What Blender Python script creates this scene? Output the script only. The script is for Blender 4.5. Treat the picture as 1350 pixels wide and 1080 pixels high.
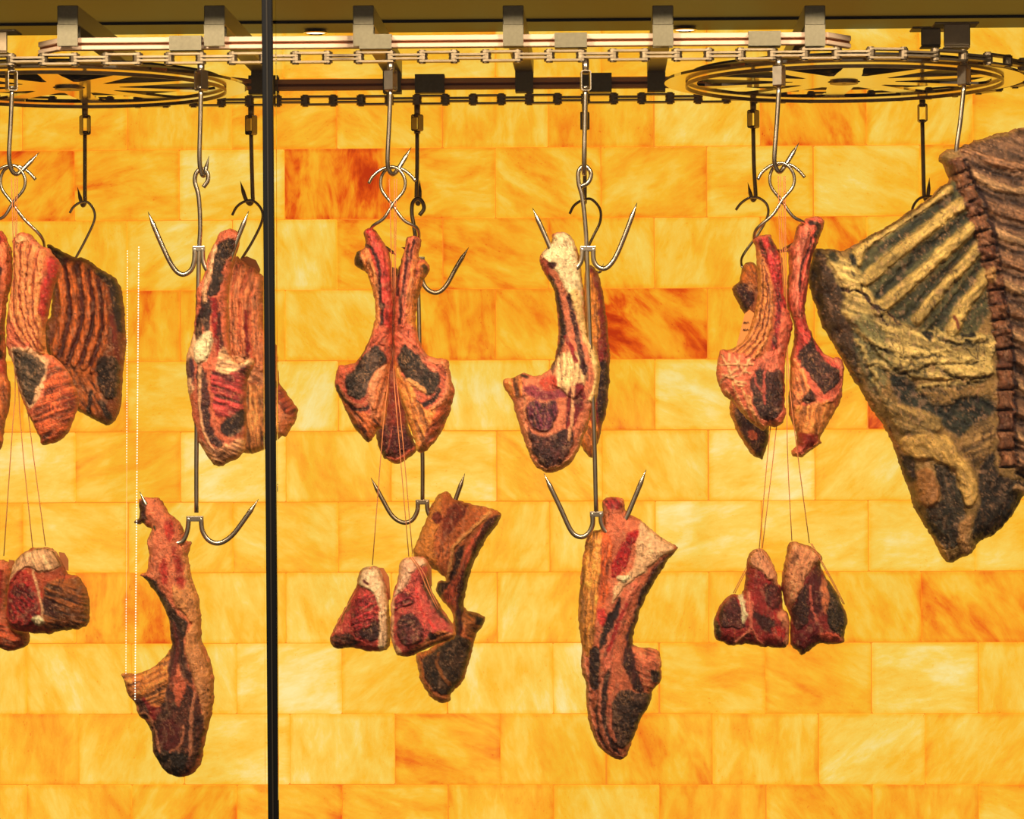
import bpy, bmesh, math
import numpy as np
from mathutils import Vector, Matrix

for o in list(bpy.data.objects): bpy.data.objects.remove(o)
SC = bpy.context.scene
COL = SC.collection

# ------------------------------------------------------------------ camera
FPX = 4000.0
EYE = Vector((0.0, 0.0, 1.55))
cam_d = bpy.data.cameras.new('camera')
cam_d.sensor_width = 36.0
cam_d.lens = FPX / 1350.0 * 36.0
cam_d.clip_start = 0.05
cam = bpy.data.objects.new('camera', cam_d)
COL.objects.link(cam)
YAW = math.atan(125 / FPX); PITCH = math.atan(20 / FPX); ROLL = math.radians(-0.22)
RM = (Matrix.Rotation(YAW, 4, 'Z') @ Matrix.Rotation(math.pi / 2 + PITCH, 4, 'X') @ Matrix.Rotation(ROLL, 4, 'Z'))
cam.matrix_world = Matrix.Translation(EYE) @ RM
SC.camera = cam
R3 = RM.to_3x3()

def P(px, py, d):
    """world point on the upright plane y = d that projects to this pixel"""
    v = R3 @ Vector(((px - 675) / FPX, -(py - 540) / FPX, -1))
    return EYE + v * (d / v.y)

# ------------------------------------------------------------------ world, exposure, lamps
w = bpy.data.worlds.new('shop_air'); SC.world = w; w.use_nodes = True
w.node_tree.nodes['Background'].inputs[0].default_value = (0.62, 0.50, 0.40, 1)
w.node_tree.nodes['Background'].inputs[1].default_value = 0.30
SC.view_settings.view_transform = 'Standard'
SC.view_settings.look = 'None'
SC.view_settings.exposure = 0.0
SC.view_settings.gamma = 1.0
SC.view_settings.use_curve_mapping = False

def lamp(name, kind, loc, target, power, color, size=0.2, spot=None):
    l = bpy.data.lights.new(name, kind); l.energy = power; l.color = color
    if kind == 'AREA': l.shape = 'DISK'; l.size = size
    if kind == 'SPOT': l.spot_size = spot; l.spot_blend = 0.5; l.shadow_soft_size = size
    o = bpy.data.objects.new(name, l); COL.objects.link(o); o.location = loc
    o.rotation_euler = (Vector(target) - Vector(loc)).to_track_quat('-Z', 'Y').to_euler()
    return o
WARM = (1.0, 0.82, 0.62)
lamp('shop_spotlight', 'SPOT', (-1.3, 3.2, 3.3), (-0.35, 5.3, 1.45), 350, WARM, 0.10, math.radians(75))
lamp('shop_spotlight', 'SPOT', (0.9, 3.0, 3.4), (0.25, 5.3, 1.45), 350, WARM, 0.10, math.radians(75))
lamp('shop_spotlight', 'SPOT', (-0.2, 2.0, 3.9), (0.0, 5.3, 1.25), 240, WARM, 0.12, math.radians(60))

# ------------------------------------------------------------------ materials
def srgb(c):
    return tuple(((v / 255) / 12.92 if v / 255 <= 0.04045 else ((v / 255 + 0.055) / 1.055) ** 2.4) for v in c[:3]) + (1,)

def newmat(name):
    m = bpy.data.materials.new(name); m.use_nodes = True
    nt = m.node_tree
    return m, nt, nt.nodes['Principled BSDF']

def simple(name, col, rough=0.5, metal=0.0, noise=0.0, scale=40, bump=0.0, stretch=None, spec=0.5):
    m, nt, b = newmat(name)
    b.inputs['Base Color'].default_value = srgb(col)
    b.inputs['Roughness'].default_value = rough
    b.inputs['Metallic'].default_value = metal
    b.inputs['Specular IOR Level'].default_value = spec
    tc = nt.nodes.new('ShaderNodeTexCoord'); mp = nt.nodes.new('ShaderNodeMapping')
    if stretch: mp.inputs['Scale'].default_value = stretch
    nz = nt.nodes.new('ShaderNodeTexNoise'); nz.inputs['Scale'].default_value = scale; nz.inputs['Detail'].default_value = 5
    nt.links.new(tc.outputs['Object'], mp.inputs[0]); nt.links.new(mp.outputs[0], nz.inputs['Vector'])
    if noise:
        mx = nt.nodes.new('ShaderNodeMix'); mx.data_type = 'RGBA'
        a = tuple(max(0, c * (1 - noise)) for c in col); bb = tuple(min(255, c * (1 + noise)) for c in col)
        mx.inputs[6].default_value = srgb(a); mx.inputs[7].default_value = srgb(bb)
        nt.links.new(nz.outputs['Fac'], mx.inputs[0]); nt.links.new(mx.outputs[2], b.inputs['Base Color'])
    if bump:
        bp = nt.nodes.new('ShaderNodeBump'); bp.inputs['Strength'].default_value = bump; bp.inputs['Distance'].default_value = 0.002
        nt.links.new(nz.outputs['Fac'], bp.inputs['Height']); nt.links.new(bp.outputs[0], b.inputs['Normal'])
    return m

STEEL = simple('brushed_steel', (198, 182, 156), 0.30, 1.0, 0.12, 60, 0.1)
STEELD = simple('dull_steel', (150, 132, 104), 0.42, 1.0, 0.15, 60, 0.1)
BLOCKM = simple('satin_steel_block', (122, 114, 90), 0.42, 0.8, 0.1, 200, 0.05)
POLISH = simple('polished_steel', (232, 214, 180), 0.10, 1.0, 0.05, 6, 0.0)
RAILM = simple('cream_plastic_rail', (238, 205, 170), 0.35, 0.0, 0.04, 20)
CEILM = simple('smoked_ceiling_panel', (40, 48, 62), 0.5, 0.3, 0.10, 500, 0.03)
BLACKM = simple('black_rubber', (3, 3, 3), 0.6, 0.0, 0.1, 60, spec=0.15)
GREYLINE = simple('grey_seal', (34, 29, 20), 0.6, 0.0, 0.1, 60, spec=0.2)
DISCM = simple('dark_backing_disc', (46, 40, 34), 0.5, 0.6, 0.1, 80)
TWINE = simple('butchers_twine', (214, 122, 70), 0.85, 0.0, 0.25, 900, 0.6)
TAGM = simple('kraft_tag', (168, 96, 44), 0.8, 0.0, 0.12, 90)
TAGINK = simple('tag_ink', (80, 45, 25), 0.8)
DARKM = simple('dark_floor_steel', (70, 55, 40), 0.4, 0.6, 0.1, 30)

def emis(name, col, s):
    m, nt, b = newmat(name)
    b.inputs['Emission Color'].default_value = srgb(col); b.inputs['Emission Strength'].default_value = s
    b.inputs['Base Color'].default_value = (0.1, 0.1, 0.1, 1)
    return m
LEDREFLM = emis('led_reflection_white', (255, 250, 225), 1.6)  # glowing dots that stand for reflections in the left pane
LAMPM = emis('lamp_face', (255, 240, 205), 3.0)
JOINTM = emis('lit_joint', (240, 146, 36), 0.85)
JOINTM.node_tree.nodes['Principled BSDF'].inputs['Base Color'].default_value = (0.25, 0.1, 0.03, 1)

def brick_material():
    m, nt, b = newmat('backlit_salt_brick'); N = nt.nodes.new; Lk = nt.links.new
    tc = N('ShaderNodeTexCoord'); oi = N('ShaderNodeObjectInfo'); sp = N('ShaderNodeSeparateColor')
    Lk(oi.outputs['Color'], sp.inputs[0])
    def M(op, a, b_=None, c=None, clamp=False):
        n = N('ShaderNodeMath'); n.operation = op; n.use_clamp = clamp
        for i, v in enumerate((a, b_, c)):
            if v is None: continue
            if isinstance(v, (int, float)): n.inputs[i].default_value = v
            else: Lk(v, n.inputs[i])
        return n.outputs[0]
    ang = M('MULTIPLY', sp.outputs[2], 3.1416)
    vr = N('ShaderNodeVectorRotate'); vr.rotation_type = 'AXIS_ANGLE'; vr.inputs['Axis'].default_value = (0, 1, 0)
    Lk(tc.outputs['Object'], vr.inputs['Vector']); Lk(ang, vr.inputs['Angle'])
    def noise(scale, st, off, det, dist, rough=0.6):
        va = N('ShaderNodeVectorMath'); va.operation = 'MULTIPLY'; va.inputs[1].default_value = st
        Lk(vr.outputs[0], va.inputs[0])
        vb = N('ShaderNodeVectorMath'); vb.operation = 'ADD'; Lk(va.outputs[0], vb.inputs[0])
        mm = N('ShaderNodeMath'); mm.operation = 'MULTIPLY'; Lk(oi.outputs['Random'], mm.inputs[0]); mm.inputs[1].default_value = off
        cb = N('ShaderNodeCombineXYZ'); Lk(mm.outputs[0], cb.inputs[0]); Lk(mm.outputs[0], cb.inputs[1]); Lk(mm.outputs[0], cb.inputs[2])
        Lk(cb.outputs[0], vb.inputs[1])
        nz = N('ShaderNodeTexNoise'); nz.inputs['Scale'].default_value = scale; nz.inputs['Detail'].default_value = det
        nz.inputs['Distortion'].default_value = dist; nz.inputs['Roughness'].default_value = rough
        Lk(vb.outputs[0], nz.inputs['Vector']); return nz.outputs['Fac']
    a = noise(8, (1, 1, 2.8), 37, 8, 0.5, 0.6)
    c = noise(7, (1, 1, 1.4), 71, 3, 0.3, 0.5)
    e = noise(34, (1, 1, 2.4), 13, 6, 0.5, 0.7)
    f = noise(160, (1, 1, 1.6), 9, 3, 0.0, 0.7)
    v = M('ADD', M('MULTIPLY', M('SUBTRACT', a, 0.5), 0.52), 0.640)
    v = M('ADD', v, M('MULTIPLY', M('SUBTRACT', c, 0.5), 0.40))
    v = M('ADD', v, M('MULTIPLY', M('SUBTRACT', e, 0.5), 0.24))
    v = M('ADD', v, M('MULTIPLY', M('SUBTRACT', sp.outputs[1], 0.55), 0.34))
    # redness bites where the streak noise is low
    lo = M('MULTIPLY', M('SUBTRACT', 0.60, a), 3.4, clamp=True)
    lo = M('MULTIPLY', lo, M('MULTIPLY', M('SUBTRACT', 0.66, c), 4.5, clamp=True))
    red = M('MULTIPLY', sp.outputs[0], lo)
    v = M('SUBTRACT', v, M('MULTIPLY', red, 0.44))
    v = M('SUBTRACT', v, M('MULTIPLY', sp.outputs[0], 0.16))
    # freckles
    fr = M('MULTIPLY', M('GREATER_THAN', f, 0.66), M('LESS_THAN', a, 0.48))
    v = M('SUBTRACT', v, M('MULTIPLY', fr, 0.16))
    # thicker, darker rim of each brick
    sg = N('ShaderNodeSeparateXYZ'); Lk(tc.outputs['Object'], sg.inputs[0])
    ex = M('SUBTRACT', 0.1112, M('ABSOLUTE', sg.outputs[0])); ez = M('SUBTRACT', 0.0745, M('ABSOLUTE', sg.outputs[2]))
    ed = M('MINIMUM', ex, ez); ed = M('SUBTRACT', 1.0, M('DIVIDE', ed, 0.0105), clamp=True)
    ed = M('MULTIPLY', ed, 0.10)
    v = M('SUBTRACT', v, ed)
    rp = N('ShaderNodeValToRGB'); cr = rp.color_ramp
    stops = [(0.04, (196, 52, 6)), (0.20, (236, 92, 12)), (0.34, (250, 138, 22)), (0.47, (255, 168, 32)), (0.60, (255, 190, 46)), (0.74, (255, 212, 88)), (0.90, (255, 236, 158))]
    cr.elements[0].position = stops[0][0]; cr.elements[0].color = srgb(stops[0][1])
    cr.elements[1].position = stops[-1][0]; cr.elements[1].color = srgb(stops[-1][1])
    for p_, c_ in stops[1:-1]:
        el = cr.elements.new(p_); el.color = srgb(c_)
    Lk(v, rp.inputs[0]); Lk(rp.outputs[0], b.inputs['Emission Color'])
    b.inputs['Emission Strength'].default_value = 0.98
    b.inputs['Base Color'].default_value = (0.09, 0.035, 0.008, 1)
    b.inputs['Specular IOR Level'].default_value = 0.25
    b.inputs['Roughness'].default_value = 0.55
    bp = N('ShaderNodeBump'); bp.inputs['Strength'].default_value = 0.4; bp.inputs['Distance'].default_value = 0.003
    Lk(e, bp.inputs['Height']); Lk(bp.outputs[0], b.inputs['Normal'])
    return m
BRICKM = brick_material()

def flesh_material():
    m, nt, b = newmat('dry_aged_flesh'); N = nt.nodes.new; Lk = nt.links.new
    at = N('ShaderNodeAttribute'); at.attribute_name = 'Col'
    tc = N('ShaderNodeTexCoord')
    nz = N('ShaderNodeTexNoise'); nz.inputs['Scale'].default_value = 170; nz.inputs['Detail'].default_value = 6; nz.inputs['Roughness'].default_value = 0.65
    n2 = N('ShaderNodeTexNoise'); n2.inputs['Scale'].default_value = 620; n2.inputs['Detail'].default_value = 3
    Lk(tc.outputs['Object'], nz.inputs['Vector']); Lk(tc.outputs['Object'], n2.inputs['Vector'])
    hs = N('ShaderNodeHueSaturation')
    mr = N('ShaderNodeMapRange'); mr.inputs[1].default_value = 0.3; mr.inputs[2].default_value = 0.7; mr.inputs[3].default_value = 0.72; mr.inputs[4].default_value = 1.28
    Lk(nz.outputs['Fac'], mr.inputs[0]); Lk(mr.outputs[0], hs.inputs['Value']); Lk(at.outputs['Color'], hs.inputs['Color'])
    Lk(hs.outputs[0], b.inputs['Base Color'])
    b.inputs['Roughness'].default_value = 0.42
    b.inputs['Specular IOR Level'].default_value = 0.45
    ad = N('ShaderNodeMath'); ad.operation = 'ADD'; Lk(nz.outputs['Fac'], ad.inputs[0])
    ml = N('ShaderNodeMath'); ml.operation = 'MULTIPLY'; Lk(n2.outputs['Fac'], ml.inputs[0]); ml.inputs[1].default_value = 0.4; Lk(ml.outputs[0], ad.inputs[1])
    bp = N('ShaderNodeBump'); bp.inputs['Strength'].default_value = 1.0; bp.inputs['Distance'].default_value = 0.0045
    Lk(ad.outputs[0], bp.inputs['Height']); Lk(bp.outputs[0], b.inputs['Normal'])
    return m
FLESH = flesh_material()

def glass_material():
    m, nt, b = newmat('clear_glass'); N = nt.nodes.new; Lk = nt.links.new
    nt.nodes.remove(b)
    tr = N('ShaderNodeBsdfTransparent'); gl = N('ShaderNodeBsdfGlossy'); gl.inputs['Roughness'].default_value = 0.0
    tr.inputs[0].default_value = (0.985, 0.985, 0.98, 1)
    fr = N('ShaderNodeFresnel'); fr.inputs['IOR'].default_value = 1.3
    mx = N('ShaderNodeMixShader'); Lk(fr.outputs[0], mx.inputs[0]); Lk(tr.outputs[0], mx.inputs[1]); Lk(gl.outputs[0], mx.inputs[2])
    Lk(mx.outputs[0], nt.nodes['Material Output'].inputs[0])
    return m
GLASSM = glass_material()

# ------------------------------------------------------------------ object helpers
def link(name, me, mat, parent=None):
    o = bpy.data.objects.new(name, me); COL.objects.link(o)
    if mat and not me.materials: me.materials.append(mat)
    if parent: o.parent = parent
    return o

def empty(name, loc, label, cat, group=None, rz=0):
    o = bpy.data.objects.new(name, None); COL.objects.link(o); o.empty_display_size = 0.02
    o.location = loc; o.rotation_euler = (0, 0, rz)
    o['label'] = label; o['category'] = cat
    if group: o['group'] = group
    return o

def tag(o, label, cat, group=None):
    o['label'] = label; o['category'] = cat
    if group: o['group'] = group
    return o

def boxmesh(name, dx, dy, dz, bev=0.0, seg=1):
    bm = bmesh.new(); bmesh.ops.create_cube(bm, size=1)
    bmesh.ops.scale(bm, vec=(dx, dy, dz), verts=bm.verts)
    if bev: bmesh.ops.bevel(bm, geom=bm.edges[:], offset=bev, segments=seg, affect='EDGES', profile=0.7)
    me = bpy.data.meshes.new(name); bm.to_mesh(me); bm.free(); return me

def box(name, x0, x1, y0, y1, z0, z1, mat, parent=None, bev=0.001, ref=(0, 0, 0)):
    me = boxmesh(name, x1 - x0, y1 - y0, z1 - z0, bev)
    o = link(name, me, mat, parent); o.location = ((x0 + x1) / 2 - ref[0], (y0 + y1) / 2 - ref[1], (z0 + z1) / 2 - ref[2]); return o

def cyl(name, r, h, n=16, bev=0.0):
    bm = bmesh.new(); bmesh.ops.create_cone(bm, cap_ends=True, segments=n, radius1=r, radius2=r, depth=h)
    if bev:
        ed = [e for e in bm.edges if abs(e.verts[0].co.z - e.verts[1].co.z) < 1e-6]
        bmesh.ops.bevel(bm, geom=ed, offset=bev, segments=2, affect='EDGES')
    for f in bm.faces: f.smooth = abs(f.normal.z) < 0.9
    me = bpy.data.meshes.new(name); bm.to_mesh(me); bm.free(); return me

def catmull(pts, n=6):
    pts = [np.array(p, float) for p in pts]
    ext = [2 * pts[0] - pts[1]] + pts + [2 * pts[-1] - pts[-2]]
    out = []
    for i in range(1, len(ext) - 2):
        p0, p1, p2, p3 = ext[i - 1:i + 3]
        for k in range(n):
            t = k / n
            out.append(0.5 * ((2 * p1) + (-p0 + p2) * t + (2 * p0 - 5 * p1 + 4 * p2 - p3) * t * t + (-p0 + 3 * p1 - 3 * p2 + p3) * t ** 3))
    out.append(pts[-1]); return out

def tube(name, pts, r, mat, parent=None, ref=None, sides=10, smooth=6, taper=0.0, taper0=0.0, blunt=True):
    """swept rod through world points; taper = length of the sharpened end"""
    q = [Vector(p) for p in (catmull([tuple(p) for p in pts], smooth) if smooth else [np.array(p) for p in pts])]
    L = [0.0]
    for a, b in zip(q, q[1:]): L.append(L[-1] + (b - a).length)
    if taper:   # insert ring at taper start
        T = L[-1] - taper
        for i in range(len(L) - 1):
            if L[i] < T < L[i + 1]:
                t = (T - L[i]) / (L[i + 1] - L[i]); q.insert(i + 1, q[i].lerp(q[i + 1], t)); L.insert(i + 1, T); break
    tan = [(q[min(i + 1, len(q) - 1)] - q[max(i - 1, 0)]).normalized() for i in range(len(q))]
    up = Vector((0, 0, 1)) if abs(tan[0].z) < 0.9 else Vector((0, 1, 0))
    nrm = (up - tan[0] * up.dot(tan[0])).normalized()
    ref = Vector(ref) if ref is not None else Vector((0, 0, 0))
    V = []; F = []
    for i, p in enumerate(q):
        nrm = (nrm - tan[i] * nrm.dot(tan[i])).normalized(); bi = tan[i].cross(nrm)
        rr = r
        if taper and L[i] > L[-1] - taper: rr = r * max(0.06, (L[-1] - L[i]) / taper)
        if taper0 and L[i] < taper0: rr = r * max(0.06, L[i] / taper0)
        for k in range(sides):
            a = 2 * math.pi * k / sides
            V.append(p + (nrm * math.cos(a) + bi * math.sin(a)) * rr - ref)
    for i in range(len(q) - 1):
        for k in range(sides):
            k2 = (k + 1) % sides
            F.append((i * sides + k, i * sides + k2, (i + 1) * sides + k2, (i + 1) * sides + k))
    F.append(tuple(range(sides))[::-1]); F.append(tuple(range((len(q) - 1) * sides, len(q) * sides)))
    me = bpy.data.meshes.new(name); me.from_pydata([tuple(v) for v in V], [], F); me.update()
    me.polygons.foreach_set('use_smooth', [len(p.vertices) == 4 for p in me.polygons])
    if parent is None:
        base = ref
        o = link(name, me, mat); o.location = base
    else: o = link(name, me, mat, parent)
    return o

# ------------------------------------------------------------------ the setting
DW = 6.40       # face of the brick wall
DN = 5.28       # front run of the chain
DF = 5.98       # back run of the chain
DG = 5.02       # glass
ZC = P(600, 40, DW).z            # underside of the ceiling
def struct(o): o['kind'] = 'structure'; return o
X0, X1 = -2.15, 1.95
ZB = 0.55
wall = struct(box('wall_back', X0, X1, DW + 0.012, DW + 0.10, ZB, ZC + 0.05, JOINTM, None, 0))
struct(box('ceiling', X0, X1, DG - 0.02, DW + 0.10, ZC + 0.001, ZC + 0.05, CEILM, None, 0))
struct(box('floor', X0, X1, DG - 0.02, DW + 0.10, ZB - 0.04, ZB - 0.001, DARKM, None, 0))
struct(box('wall_left', X0 - 0.03, X0 - 0.001, DG - 0.02, DW + 0.10, ZB - 0.04, ZC + 0.05, DARKM, None, 0))
struct(box('wall_right', X1 + 0.001, X1 + 0.03, DG - 0.02, DW + 0.10, ZB - 0.04, ZC + 0.05, DARKM, None, 0))
struct(box('trim_1', X0, X1, DW - 0.16, DW - 0.006, ZC - 0.0045, ZC + 0.0005, simple('dark_ceiling_trim', (26, 27, 29), 0.5, 0.3), None, 0.001))

# bricks
PITCHX = 139.6 * DW / FPX; PITCHZ = 93.45 * DW / FPX
xodd = P(30, 565, DW).x; zj = P(600, 568, DW).z       # z of the joint row5/row6
spec = {  # (row, nearest left joint px): (red, pale, angle/180)
 (2, 372): (1.0, .45, .50), (2, -41): (.62, .35, .25), (2, 98): (.30, .55, .05), (2, 235): (.12, .75, .08), (2, 511): (.35, .62, .02), (2, 650): (.30, .62, .80), (2, 791): (.22, .5, .15),
 (2, 932): (.15, .66, .05), (2, 1074): (.0, .62, .9), (3, 1002): (.60, .45, .65), (3, 579): (.38, .42, .88), (3, 441): (.42, .58, .88), (3, 302): (.05, .68, .55), (3, 166): (.10, .70, .15), (3, 719): (.2, .5, .6), (3, 860): (.05, .66, .4),
 (4, 98): (.42, .40, .52), (4, 511): (.62, .42, .55), (4, 650): (.35, .48, .7), (4, 791): (.95, .38, .75), (4, 932): (.2, .52, .5), (4, 372): (.1, .66, .7), (4, 235): (.1, .6, .5),
 (1, 1002): (.60, .42, .60), (1, 302): (.34, .5, .12), (1, 1143): (.30, .66, .35), (1, 860): (.12, .80, .3), (1, 579): (.2, .6, .5), (1, 166): (.1, .55, .5), (1, 441): (.18, .58, .8), (1, 719): (.2, .5, .5),
 (5, 166): (.05, .68, .0), (5, 302): (.0, .85, .35), (5, 579): (.1, .8, .55), (5, 719): (.2, .6, .6), (5, 860): (.05, .75, .9), (5, 1143): (.9, .3, .3),
 (6, 98): (.15, .55, .12), (6, 235): (.0, .9, .1), (6, -41): (.0, .82, .05), (6, 375): (.08, .5, .6), (6, 511): (.05, .72, .0), (6, 791): (.06, .62, .65), (6, 932): (.0, .85, .1), (6, 1074): (.0, .62, .25),
 (7, 860): (.0, .86, .05), (7, 1143): (.0, .75, .05), (7, 1002): (.05, .68, .05), (7, 297): (.0, .66, .6), (7, 719): (.15, .6, .5), (7, 579): (.1, .6, .4),
 (8, 98): (.46, .40, .5), (8, 1215): (.42, .46, .7), (8, 1074): (.28, .5, .62), (8, 372): (.05, .68, .6), (8, 235): (.05, .66, .6), (8, 511): (.08, .6, .3), (8, 650): (.1, .6, .4), (8, 932): (.15, .55, .5),
 (9, 302): (.0, .84, .1), (9, 441): (.05, .66, .2), (9, 579): (.0, .76, .55), (9, 719): (.05, .80, .6), (9, 1143): (.0, .88, .02), (9, 1002): (.22, .5, .85), (9, 166): (.05, .68, .6), (9, 30): (.05, .68, .65), (9, 1286): (.0, .66, .5), (9, -108): (.0, .72, .5),
 (10, -41): (.16, .48, .5), (10, 98): (.05, .62, .4), (10, 235): (.0, .92, .05), (10, 372): (.05, .76, .5), (10, 511): (.34, .48, .90), (10, 650): (.15, .55, .6), (10, 791): (.30, .48, .58), (10, 932): (.15, .64, .5), (10, 1074): (.0, .78, .2), (10, 1215): (.2, .52, .3),
 (11, 30): (.12, .62, .6), (11, 302): (.45, .46, .88), (11, 166): (.30, .6, .3), (11, 441): (.25, .6, .95), (11, 579): (.15, .55, .5), (11, 1143): (.32, .45, .5), (11, 1002): (.35, .52, .72), (11, 860): (.25, .4, .5),
}
rng = np.random.RandomState(5)
def brickmesh(w_, h_, seed):
    r = np.random.RandomState(seed)
    bm = bmesh.new(); bmesh.ops.create_cube(bm, size=1)
    bmesh.ops.scale(bm, vec=(w_, 0.05, h_), verts=bm.verts)
    for v in bm.verts:
        if v.co.y < 0:
            v.co.x += r.uniform(-.0006, .0006); v.co.z += r.uniform(-.0006, .0006); v.co.y += r.uniform(-.0012, .0012)
    bmesh.ops.bevel(bm, geom=bm.edges[:], offset=0.0022, segments=1, affect='EDGES')
    me = bpy.data.meshes.new('brick'); bm.to_mesh(me); bm.free(); me.materials.append(BRICKM); return me
BM = [brickmesh(PITCHX - 0.0018, PITCHZ - 0.0018, s) for s in range(5)]
CUTH = ZC - (zj + PITCHZ * 5)
BTOP = brickmesh(PITCHX - 0.0018, CUTH - 0.002, 9)
for row in range(0, 13):
    ztop = zj + PITCHZ * (6 - row)
    zc = ztop - PITCHZ / 2
    half = (row % 2 == 0)
    for k in range(-6, 14):
        xl = xodd + PITCHX * (k + (0.5 if half else 0)) + (0.006 if row >= 9 else 0) + rng.uniform(-.001, .001)
        wfull = PITCHX
        if xl < X0: wfull = xl + PITCHX - X0; xl = X0
        if xl + wfull > X1: wfull = X1 - xl
        if wfull < 0.02: continue
        pxl = 30 + 139.6 * (k + (0.5 if half else 0))
        key = None
        for (r_, x_), v_ in spec.items():
            if r_ == row and abs(x_ - pxl) < 12: key = v_
        if key is None: key = (rng.uniform(0, .22), rng.uniform(.45, .72), rng.uniform(0, 1))
        if row == 0:
            hh = CUTH - 0.002
            o = link('brick', BTOP, None, wall)
            zc2 = zj + PITCHZ * 5 + hh / 2 + 0.001
        else:
            o = link('brick', BM[rng.randint(5)], None, wall); zc2 = zc
        if wfull < PITCHX: o.scale = ((wfull - 0.0018) / (PITCHX - 0.0018), 1, 1)
        o.location = Vector((xl + wfull / 2, DW + 0.025 + rng.uniform(-.0015, .0015), zc2)) - wall.location
        o.color = (key[0], key[1], key[2], 1)

# glass panes and the black joint between them
pa = P(352.5, 0, DG); pb = P(361, 1080, DG)
xm = (pa.x + pb.x) / 2
TOPZ = ZC + 0.05
g1 = box('window_1', X0, xm - 0.011, DG - 0.006, DG + 0.006, ZB, TOPZ, GLASSM, None, 0); struct(g1)
g2 = box('window_2', xm + 0.011, X1, DG - 0.006, DG + 0.006, ZB, TOPZ, GLASSM, None, 0); struct(g2)
post = struct(box('trim_2', xm - 0.0085, xm + 0.0085, DG - 0.008, DG + 0.008, ZB - 0.03, TOPZ + 0.03, BLACKM, None, 0.001))
seal = box('seal', -0.0012, 0.0012, -0.0095, -0.0075, ZB - 0.03 - post.location.z, TOPZ + 0.03 - post.location.z, GREYLINE, post, 0)
post.rotation_euler = (0, -math.atan((pb.x - pa.x) / (pa.z - pb.z)), 0)

# ceiling downlights
def downlight(px, label):
    c = P(px, 37, DW - 0.055); c.z = ZC - 0.0045
    root = empty('ceiling_downlight', c, label, 'lamp', 'recessed downlights in the ceiling by the wall')
    bm = bmesh.new(); bmesh.ops.create_cone(bm, cap_ends=False, segments=32, radius1=0.026, radius2=0.022, depth=0.006)
    bmesh.ops.solidify(bm, geom=bm.faces[:], thickness=0.003)
    me = bpy.data.meshes.new('ring'); bm.to_mesh(me); bm.free()
    link('trim_ring', me, POLISH, root).location = (0, 0, -0.003)
    link('lens', cyl('lens', 0.0205, 0.003, 24), LAMPM, root).location = (0, 0, -0.004)
    l = bpy.data.lights.new('downlight_beam', 'SPOT'); l.energy = 0.8; l.spot_size = 2.6; l.spot_blend = 1; l.shadow_soft_size = 0.02; l.color = (1, .8, .55)
    lo = bpy.data.objects.new('downlight_beam', l); COL.objects.link(lo); lo.parent = root; lo.location = (0, 0, -0.012)
downlight(416, 'small recessed ceiling downlight just right of the black post')
downlight(903, 'small recessed ceiling downlight above the right end of the back rail')

# ------------------------------------------------------------------ conveyor
ZK = P(560, 75, DN).z            # chain height
ZK = EYE.z + 0.642
CWL = P(92, 100, 5.64).x; CWR = P(1112, 100, 5.64).x
RC = (DF - DN) / 2; YC = (DF + DN) / 2
def wheel(cx, label):
    root = empty('sprocket_wheel', (cx, YC, ZK - 0.0095), label, 'wheel')
    n = 10; R = 0.332; rows = [0.030, 0.075, 0.095, 0.14, 0.185, 0.23, 0.262, 0.272, 0.29, R]
    wid = {2: 3.0, 3: 8.5, 4: 12.0, 5: 13.5, 6: 13.0, 7: 10.0}
    bm = bmesh.new(); grid = {}
    for s in range(n):
        a0 = s * 36 + 0
        for i, r in enumerate(rows):
            wv = wid.get(i, 4.0 if i < 2 else 7.0)
            cols = [-18, -(wv + 18) / 2, -wv, -wv / 2, 0, wv / 2, wv, (wv + 18) / 2]
            for j, u in enumerate(cols):
                a = math.radians(a0 + u); grid[(s * 8 + j, i)] = bm.verts.new((r * math.cos(a), r * math.sin(a), 0))
    NC = n * 8
    for c in range(NC):
        for i in range(len(rows) - 1):
            j = c % 8
            if 2 <= j < 6 and 2 <= i < 7: continue
            c2 = (c + 1) % NC
            bm.faces.new((grid[(c, i)], grid[(c2, i)], grid[(c2, i + 1)], grid[(c, i + 1)]))
    bm.normal_update()
    bmesh.ops.solidify(bm, geom=bm.faces[:], thickness=0.005)
    me = bpy.data.meshes.new('plate'); bm.to_mesh(me); bm.free()
    link('wheel_plate', me, POLISH, root)
    # raised ring and hub
    for nm, ra, rb, z0, z1, mt in (('rim_ring', 0.290, 0.293, -0.0085, -0.002, STEELD), ('hub', 0.0, 0.026, -0.004, 0.05, STEELD), ('backing_disc', 0.0, 0.283, 0.016, 0.020, DISCM)):
        bm = bmesh.new(); N = 72; vs = []
        prof = [(ra, z0), (rb, z0), (rb, z1), (ra, z1)] if ra else [(0.004, z0), (rb, z0), (rb, z1), (0.004, z1)]
        for k in range(N):
            a = 2 * math.pi * k / N
            vs.append([bm.verts.new((r * math.cos(a), r * math.sin(a), z)) for r, z in prof])
        for k in range(N):
            A, B = vs[k], vs[(k + 1) % N]
            for q in range(4): bm.faces.new((A[q], B[q], B[(q + 1) % 4], A[(q + 1) % 4]))
        bmesh.ops.recalc_face_normals(bm, faces=bm.faces)
        me = bpy.data.meshes.new(nm); bm.to_mesh(me); bm.free(); link(nm, me, mt, root)
wheel(CWL, 'large polished horizontal sprocket wheel with cut-out spokes at the left')
wheel(CWR, 'large polished horizontal sprocket wheel with cut-out spokes at the right')

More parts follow.
